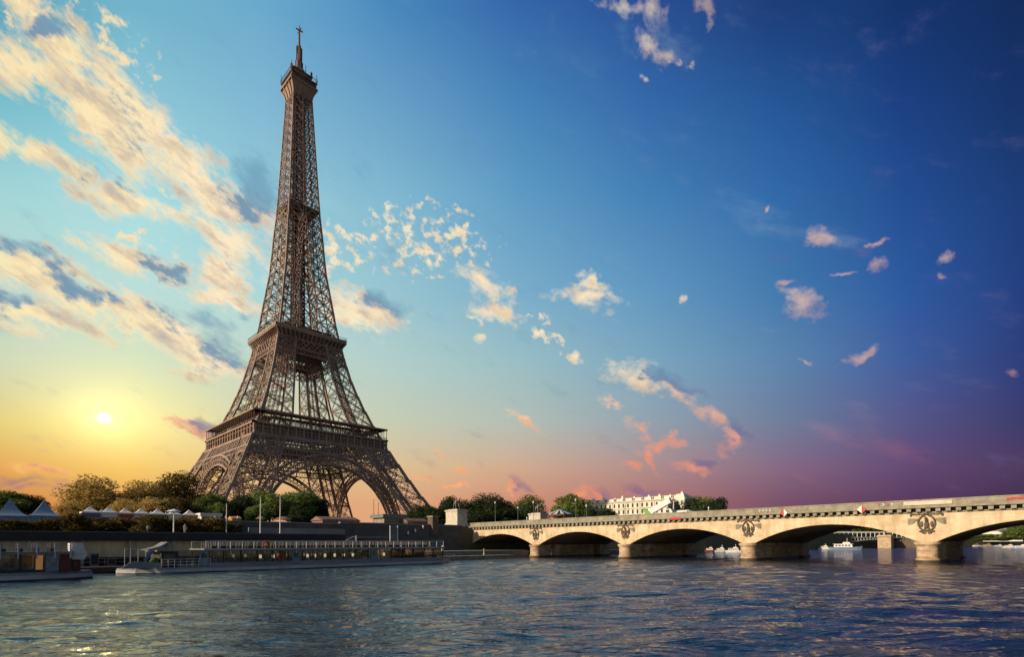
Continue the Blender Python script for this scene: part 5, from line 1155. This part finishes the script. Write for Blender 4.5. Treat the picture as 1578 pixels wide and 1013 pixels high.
mb = MB(); q0, q1 = dep(1376, 845, D+6), dep(1440, 845, D+30); mb.box(q0.x, q1.y, -3, q0.x+20, q0.y, 7.2); tag(part('island_embankment', mb, M['stone_dark']), 'dark masonry embankment of the island right of the viaduct pier', 'embankment')

def riverboat(a0, a1, bw, hullm, cabm, lab, hgt=1.0, awn=None, name='river_boat'):
    """a moored boat seen side-on: waterline at image row bw, between columns a0 and a1"""
    pa, pb = at(a0, bw, 2, 0), at(a1, bw, 2, 0); c = (pa+pb)/2; ln = (pb-pa).length; ang = math.atan2(pb.y-pa.y, pb.x-pa.x)
    d_ = (C0-c).length
    if ln > 30: ln = 30; 
    # keep it broadside to the viewer
    vx = V((c.x-CX, c.y-CY, 0)).normalized(); tvec = V((vx.y, -vx.x, 0)); ln = (a1-a0)/FOC*(c-C0).dot(_f)
    t = thing(name, lab, 'boat', (c.x, c.y, 0), 'boats moored beyond the bridge'); w = max(2.5, ln*.27)*.9; h = hgt*ln*.11
    def W_(u, v, z): q = c+tvec*(u*ln/2)+vx*(v*w/2+w/2); return (q.x, q.y, z)
    def block(mb, u0, u1, v, z0, z1, rake=0.):
        n = len(mb.v); mb.v += [W_(u0, -v, z0), W_(u1, -v, z0), W_(u1, v, z0), W_(u0, v, z0), W_(u0+rake, -v, z1), W_(u1-rake, -v, z1), W_(u1-rake, v, z1), W_(u0+rake, v, z1)]
        mb.f += [tuple(n+i for i in f) for f in ((3,2,1,0), (4,5,6,7), (0,1,5,4), (1,2,6,5), (2,3,7,6), (3,0,4,7))]
    mb = MB(); n = 10; pr = [(-1, .5, 1.15), (-.9, .9, 1.1), (-.4, 1, 1.), (.3, 1, 1.), (.7, .8, 1.15), (.92, .35, 1.35), (1, .06, 1.45)]
    for (u0, v0, s0), (u1, v1, s1) in zip(pr, pr[1:]):
        for e in (-1, 1): mb.quad(W_(u0*.97, e*v0*.8, -.4), W_(u1*.95, e*v1*.8, -.4), W_(u1, e*v1, h*s1), W_(u0, e*v0, h*s0))
        mb.quad(W_(u0, -v0, h*s0), W_(u1, -v1, h*s1), W_(u1, v1, h*s1), W_(u0, v0, h*s0))
    mb.quad(W_(-.97, -.4, -.4), W_(-.97, .4, -.4), W_(-1, .5, h*1.15), W_(-1, -.5, h*1.15)); part('hull', mb, M[hullm], t)
    mb = MB(); block(mb, -.72, .42, .78, h*1.02, h*2.1, .05); block(mb, -.2, .3, .6, h*2.1, h*2.8, .06); cb2 = part('cabin', mb, M[cabm], t)
    mb = MB()
    for i in range(5): block(mb, -.6+i*.19, -.48+i*.19, .80, h*1.4, h*1.85)
    part('window', mb, M['glass_dark'], cb2)
    mb = MB(); block(mb, -.78, .46, .85, h*2.1, h*2.2); mb.beam(W_(.1, 0, h*2.8), W_(.1, 0, h*4.2), .15); part('cabin_roof', mb, M[awn or 'white'], t)
    return t
for a0, a1, bw, hm, cm, lab, hg, aw in (
    (1086, 1104, 851, 'redpanel', 'white', 'red hulled boat beyond the third arch at its left', 1.3, 'redpanel'),
    (1102, 1122, 851.5, 'hull_white', 'white', 'pinkish white boat beyond the third arch beside the red one', 1.2, 'tentwhite'),
    (1119, 1146, 852, 'white', 'white', 'white cabin boat beyond the third arch nearest its right pier', 1.0, 'tentwhite'),
    (1262, 1281, 847, 'white', 'white', 'small white boat beyond the fourth arch at far left', 1.0, 'tentwhite'),
    (1281, 1326, 848.5, 'bluegrey', 'white', 'larger blue hulled boat with cream upper deck beyond the fourth arch', .9, 'tentwhite'),
    (1500, 1511, 842.5, 'white', 'white', 'tiny white motor boat beyond the last arch at left', 1.3, 'white'),
    (1514, 1532, 843, 'wood', 'wood', 'brownish barge moored beyond the last arch', .8, 'roofslate'),
    (1533, 1548, 844, 'bluegrey', 'hull_white', 'blue and pale boat beyond the last arch between barge and white one', .9, 'bluegrey'),
    (1547, 1566, 845, 'hull_white', 'tentwhite', 'white boat with a pink cabin roof beyond the last arch', .9, 'pink'),
    (1563, 1592, 847, 'bluegrey', 'white', 'dark blue and white boat at the right edge beyond the last arch', .8, 'bluegrey')):
    riverboat(a0, a1, bw, hm, cm, lab, hg, aw)
# pale buildings and balustrade over the far bank at right
fb2 = thing('far_house', 'distant pale house with a row of openings above the far right bank', 'building', dep(1545, 830, 520))
p, q = dep(1505, 838, 520), dep(1600, 838, 520); mb = MB(); mb.box(p.x, q.y, 4, p.x+20, p.y, dep(1550, 819, 520).z); part('wall', mb, M['building'], fb2)
mb = MB(); mb.box(p.x-.8, q.y-1, dep(1550, 819, 520).z, p.x+21, p.y+1, dep(1550, 815, 520).z); part('roof', mb, M['roofslate'], fb2)
for i in range(10): yy = p.y-3-i*(p.y-q.y-6)/9; mb = MB(); mb.box(p.x-.15, yy-1, dep(1550, 829, 520).z, p.x-.02, yy+1, dep(1550, 824, 520).z); part('window', mb, M['glass_dark'], fb2)

# ------------------------------------------------------------------ trees and shrubs
def crown_mesh(name, seed, nleaf, leaf, lumps=16, flat=.5, low=.12, dens=1.):
    """foliage as thousands of small leaf sprays in uneven clumps; fits the box x,y in +-.5, z 0..1"""
    rs = np.random.RandomState(seed); P = []; Nn = []
    cs = []
    for i in range(lumps):
        t = rs.uniform(0, 2*math.pi); ph = rs.uniform(-.75, 1.0); r = rs.uniform(.15, .33)*math.sqrt(max(.1, 1-.6*ph*ph)); cs.append((r*math.cos(t), r*math.sin(t), .5+.33*ph, rs.uniform(.10, .21)))
    cs += [(0, 0, .5, .26), (0, 0, .33, .24), (0, 0, .72, .2)]
    per = nleaf//len(cs); vol = np.array([c[3]**2 for c in cs]); cnt = (nleaf*vol/vol.sum()).astype(int)
    for (cx_, cy_, cz_, r), k in zip(cs, cnt):
        d = rs.normal(size=(k, 3)); d /= np.linalg.norm(d, axis=1)[:, None]; rr = r*(.45+.62*rs.uniform(size=k)**.55)[:, None]
        rr *= (1+.22*np.sin(d[:, :1]*9+cx_*40)*np.sin(d[:, 1:2]*8+cy_*30)*np.sin(d[:, 2:3]*10))
        P.append(np.array([cx_, cy_, cz_])+d*rr); Nn.append(d)
    P = np.concatenate(P); Nn = np.concatenate(Nn); keep = P[:, 2] > low; P, Nn = P[keep], Nn[keep]; k = len(P)
    n = Nn+rs.normal(size=(k, 3))*.75; n /= np.linalg.norm(n, axis=1)[:, None]
    a = np.cross(n, rs.normal(size=(k, 3))); a /= np.linalg.norm(a, axis=1)[:, None]; b = np.cross(n, a)
    s = leaf*rs.uniform(.55, 1.35, size=(k, 1)); P = P+0
    v = np.stack([P-a*s, P-b*s*.55, P+a*s, P+b*s*.55], 1).reshape(-1, 3)
    mn, mx_ = np.percentile(v, 1, axis=0), np.percentile(v, 99, axis=0); mn[2] = v[:, 2].min(); mx_[2] = np.percentile(v[:, 2], 99.8); v[:, 0] = (v[:, 0]-(mn[0]+mx_[0])/2)/(mx_[0]-mn[0]); v[:, 1] = (v[:, 1]-(mn[1]+mx_[1])/2)/(mx_[1]-mn[1]); v[:, 2] = (v[:, 2]-mn[2])/(mx_[2]-mn[2])
    me = bpy.data.meshes.new(name); me.vertices.add(len(v)); me.vertices.foreach_set('co', v.astype('f').ravel()); me.loops.add(len(v)); me.loops.foreach_set('vertex_index', np.arange(len(v), dtype='i'))
    me.polygons.add(k); me.polygons.foreach_set('loop_start', np.arange(0, 4*k, 4, dtype='i')); me.polygons.foreach_set('loop_total', np.full(k, 4, 'i')); me.update(calc_edges=True); return me
def trunk_mesh(seed, h=1.):
    """tapered trunk with limbs; unit height, reaches into the crown"""
    rs = random.Random(seed); mb = MB(); pts = [V((0, 0, -.02))]; 
    for i in range(1, 6): pts.append(V((rs.uniform(-.02, .02), rs.uniform(-.02, .02), .75*i/5)))
    def tube(p, q, r0, r1, n=7):
        d = (q-p).normalized(); a = d.cross(V((1, 0, .1))).normalized(); b = d.cross(a); k = len(mb.v)
        for c, r in ((p, r0), (q, r1)):
            for i in range(n): t = 2*math.pi*i/n; mb.v.append(tuple(c+a*r*math.cos(t)+b*r*math.sin(t)))
        for i in range(n): mb.f.append((k+i, k+(i+1) % n, k+n+(i+1) % n, k+n+i))
    for i in range(5): tube(pts[i], pts[i+1], .035-.005*i, .035-.005*(i+1))
    for i in range(9):
        s = V((0, 0, rs.uniform(.28, .62))); t = rs.uniform(0, 6.28); l = rs.uniform(.2, .36); q = s+V((math.cos(t)*l, math.sin(t)*l, rs.uniform(.12, .3))); tube(s, (s+q)/2+V((0, 0, .03)), .014, .01, 5); tube((s+q)/2+V((0, 0, .03)), q, .01, .004, 5)
    me = bpy.data.meshes.new('trunk'); me.from_pydata(mb.v, [], mb.f); me.materials.append(M['bark']); me.update(); return me
CR = {}
def crown(kind, var, mt):
    k = (kind, var, mt)
    if k not in CR:
        me = crown_mesh('crown', 11+var*7+len(kind), *{'tree': (15000, .021, 22), 'airy': (10000, .018, 24), 'shrub': (7000, .028, 14), 'hedge': (9000, .02, 14)}[kind]); me.materials.append(M[mt]); CR[k] = me
    return CR[k]
TM = [trunk_mesh(i) for i in range(3)]
TN = [0]
def tree(a0, a1, btop, y, mt, lab, zb=UQ, var=None, kind='tree', name='broadleaf_tree', ax=1, grp=None, thick=1., cat='tree', crownlow=.25):
    """crown spans image columns a0..a1 and tops out at row btop, at the depth where world axis ax equals y"""
    TN[0] += 1; var = TN[0] % 4 if var is None else var
    p, q = at(a0, btop, ax, y), at(a1, btop, ax, y); c = (p+q)/2; dd = (c-C0).dot(_f); w = (a1-a0)/FOC*dd; ztop = at((a0+a1)/2, btop, ax, y).z
    t = thing(name, lab, cat, (c.x, c.y, zb), grp); H = ztop-zb
    o = bpy.data.objects.new('crown' if cat == 'tree' else 'foliage', crown(kind, var, mt)); COL.objects.link(o); o.parent = t
    cl = crownlow*H if cat == 'tree' else -.1*H
    o.location = (0, 0, cl); o.scale = (w*(.96 if cat == 'tree' else 1.05), w*.96*thick, (H-cl)*(1 if cat == 'tree' else .93)); o.rotation_euler = (0, 0, TN[0]*1.7)
    u = bpy.data.objects.new('trunk' if cat == 'tree' else 'stems', TM[TN[0] % 3]); COL.objects.link(u); u.parent = t; u.scale = (H if cat == 'tree' else w*.6,)*2+(H*(.9 if cat == 'tree' else .7),)
    return t
G = 'trees under and beside the tower'
for r in (
    (-30, 30, 756, -150, 'leaf', 'green tree behind the big marquee at the left edge', 0), (22, 68, 763, -146, 'leaf_hedge', 'low brownish green tree between the two bluish marquees', 0),
    (86, 128, 772, -140, 'leaf_sunglow', 'low sunset-tinted tree right of the marquees'), (104, 192, 736, -112, 'leaf_sunglow', 'tall airy tree above the small tents, leaves tinted with sunset glow'), (170, 214, 768, -140, 'leaf_sunglow', 'low sunset-tinted tree behind the red walled tent'),
    (196, 248, 742, -118, 'leaf_sunglow', 'sunset-tinted tree left of the darker big one beside the tower'), (230, 312, 726, -112, 'leaf_hedge', 'big dark golden tree touching the left tower leg'), (206, 262, 768, -142, 'leaf_sunglow', 'low pale sunset-tinted tree behind the green walled tent'), (250, 306, 766, -144, 'leaf_hedge', 'low pale green tree behind the orange walled tent'),
    (302, 352, 763, -135, 'leaf', 'green tree at the foot of the left tower leg'), (338, 400, 764, -128, 'leaf_dark', 'dark green tree between the left leg and the bright green trees'), (318, 350, 776, -148, 'leaf', 'small pale green tree before the left tower leg'),
    (384, 446, 757, -132, 'leaf', 'bright green tree behind the left tall pole'), (426, 486, 758, -126, 'leaf', 'bright green tree behind the right tall pole'), (462, 506, 766, -124, 'leaf_dark', 'dark green tree at the right end of the bright green trees'), (380, 414, 778, -150, 'leaf', 'small bright tree low behind the left tall pole'), (446, 482, 780, -150, 'leaf_dark', 'small dark tree low behind the right tall pole'),
    (628, 664, 779, -120, 'leaf_dark', 'dark tree at the foot of the right tower leg'), (654, 684, 781, -140, 'leaf_dark', 'low dark tree behind the stone gate post'), (670, 708, 766, -128, 'leaf_dark', 'dark rounded tree just left of the tall pedestal'), (700, 734, 772, -120, 'leaf_dark', 'dark tree behind the tall pedestal statue'), (720, 772, 760, -116, 'leaf_dark', 'tall dark tree right of the tall pedestal'), (756, 796, 768, -112, 'leaf_dark', 'dark tree behind the first street lamps'),
    (706, 760, 786, -140, 'leaf_dark', 'low dark tree filling the gap right of the tall pedestal'), (750, 806, 785, -140, 'leaf_dark', 'low dark tree under the street lamps'), (790, 838, 763, -125, 'leaf', 'green tree with lit top left of the far pedestal'), (800, 846, 780, -140, 'leaf_dark', 'low dark green tree behind the far pedestal'),
    (850, 908, 762, -100, 'leaf', 'large round green tree left of the white mansion block')):
    kind = 'airy' if r[4] == 'leaf_sunglow' or r[0] in (720, 230, 790) else 'tree'; tree(r[0], r[1], r[2], r[3], r[4], r[5], kind=kind, grp=G, crownlow=.12 if r[2] > 762 else .2)
for r in ((896, 928, 783, 120, 'leaf_dark', 'low dark hedge tree before the left end of the white building'), (920, 952, 784, 118, 'leaf_dark', 'low dark hedge tree before the middle of the white building'), (1028, 1056, 772, 190, 'leaf_dark', 'dark tree behind the lift truck cab'),
    (1050, 1092, 769, 110, 'leaf_dark', 'dark green tree right of the lift truck, left half of the low clump'), (1082, 1122, 768, 110, 'leaf_dark', 'dark green rounded tree over the parapet, right end of the low clump'), (1064, 1106, 766, 116, 'leaf', 'dark green tree over the parapet, middle of the low clump')):
    tree(r[0], r[1], r[2], r[3], r[4], r[5], ax=0, grp='trees beyond the bridge', crownlow=.1)
for i, (a0, a1, bt, d, mt, lab) in enumerate(((1075, 1110, 826, 330, 'leaf_dark', 'dark tree seen under the third arch at its left'), (1105, 1150, 824, 320, 'leaf_dark', 'dark tree seen under the third arch at its right'), (1238, 1272, 812, 400, 'leaf_dark', 'dark tree under the fourth arch above the small white boat'), (1262, 1300, 806, 420, 'leaf', 'green tree under the fourth arch left of the viaduct'), (1295, 1345, 806, 430, 'leaf', 'green tree rising behind the viaduct roof'), (1335, 1385, 812, 440, 'leaf', 'green tree behind the viaduct pier'), (1380, 1425, 820, 430, 'leaf_dark', 'dark tree right of the viaduct pier'),
    (1470, 1512, 822, 470, 'leaf', 'green tree at the left end of the far right bank'), (1498, 1530, 824, 460, 'leaf', 'yellowish green tree on the far right bank before the pale house'), (1532, 1560, 828, 440, 'leaf', 'low green tree on the far right bank beneath the pale house'), (1550, 1604, 810, 430, 'leaf', 'bright green tree at the right edge beyond the last arch'))):
    p = dep((a0+a1)/2, 838, d); t = tree(a0, a1, bt, p.x, mt, lab, ax=0, zb=4, grp='trees on the far bank seen through the arches', crownlow=.05)
H_ = 'clipped bushes along the terrace'
for a0, a1, bt, y, lab in ((-40, 20, 799, -189, 'dark bush at the left edge below the marquees'), (10, 62, 800, -189, 'dark bush below the second marquee'), (50, 98, 798, -189, 'dark bush below the gap right of the marquees'), (88, 140, 791, -191, 'tall brown bush left of the purple walled tent'), (128, 176, 797, -186, 'low brown bush below the white walled tent'), (166, 212, 797, -186, 'low brown bush below the red walled tent'), (198, 256, 792.5, -188, 'large round brown bush in the middle of the terrace'), (246, 292, 797, -187, 'dark bush behind the person in pale clothes'), (280, 318, 797, -186, 'dark bush under the orange walled tent'), (306, 346, 797, -187, 'rounded olive bush right of the orange walled tent'), (336, 372, 804, -186, 'dark low bush at the end of the bushes by the grey wall')):
    tree(a0, a1, bt, y, 'leaf_hedge', lab, zb=6.1, kind='shrub', name='clipped_bush', grp=H_, cat='bush')
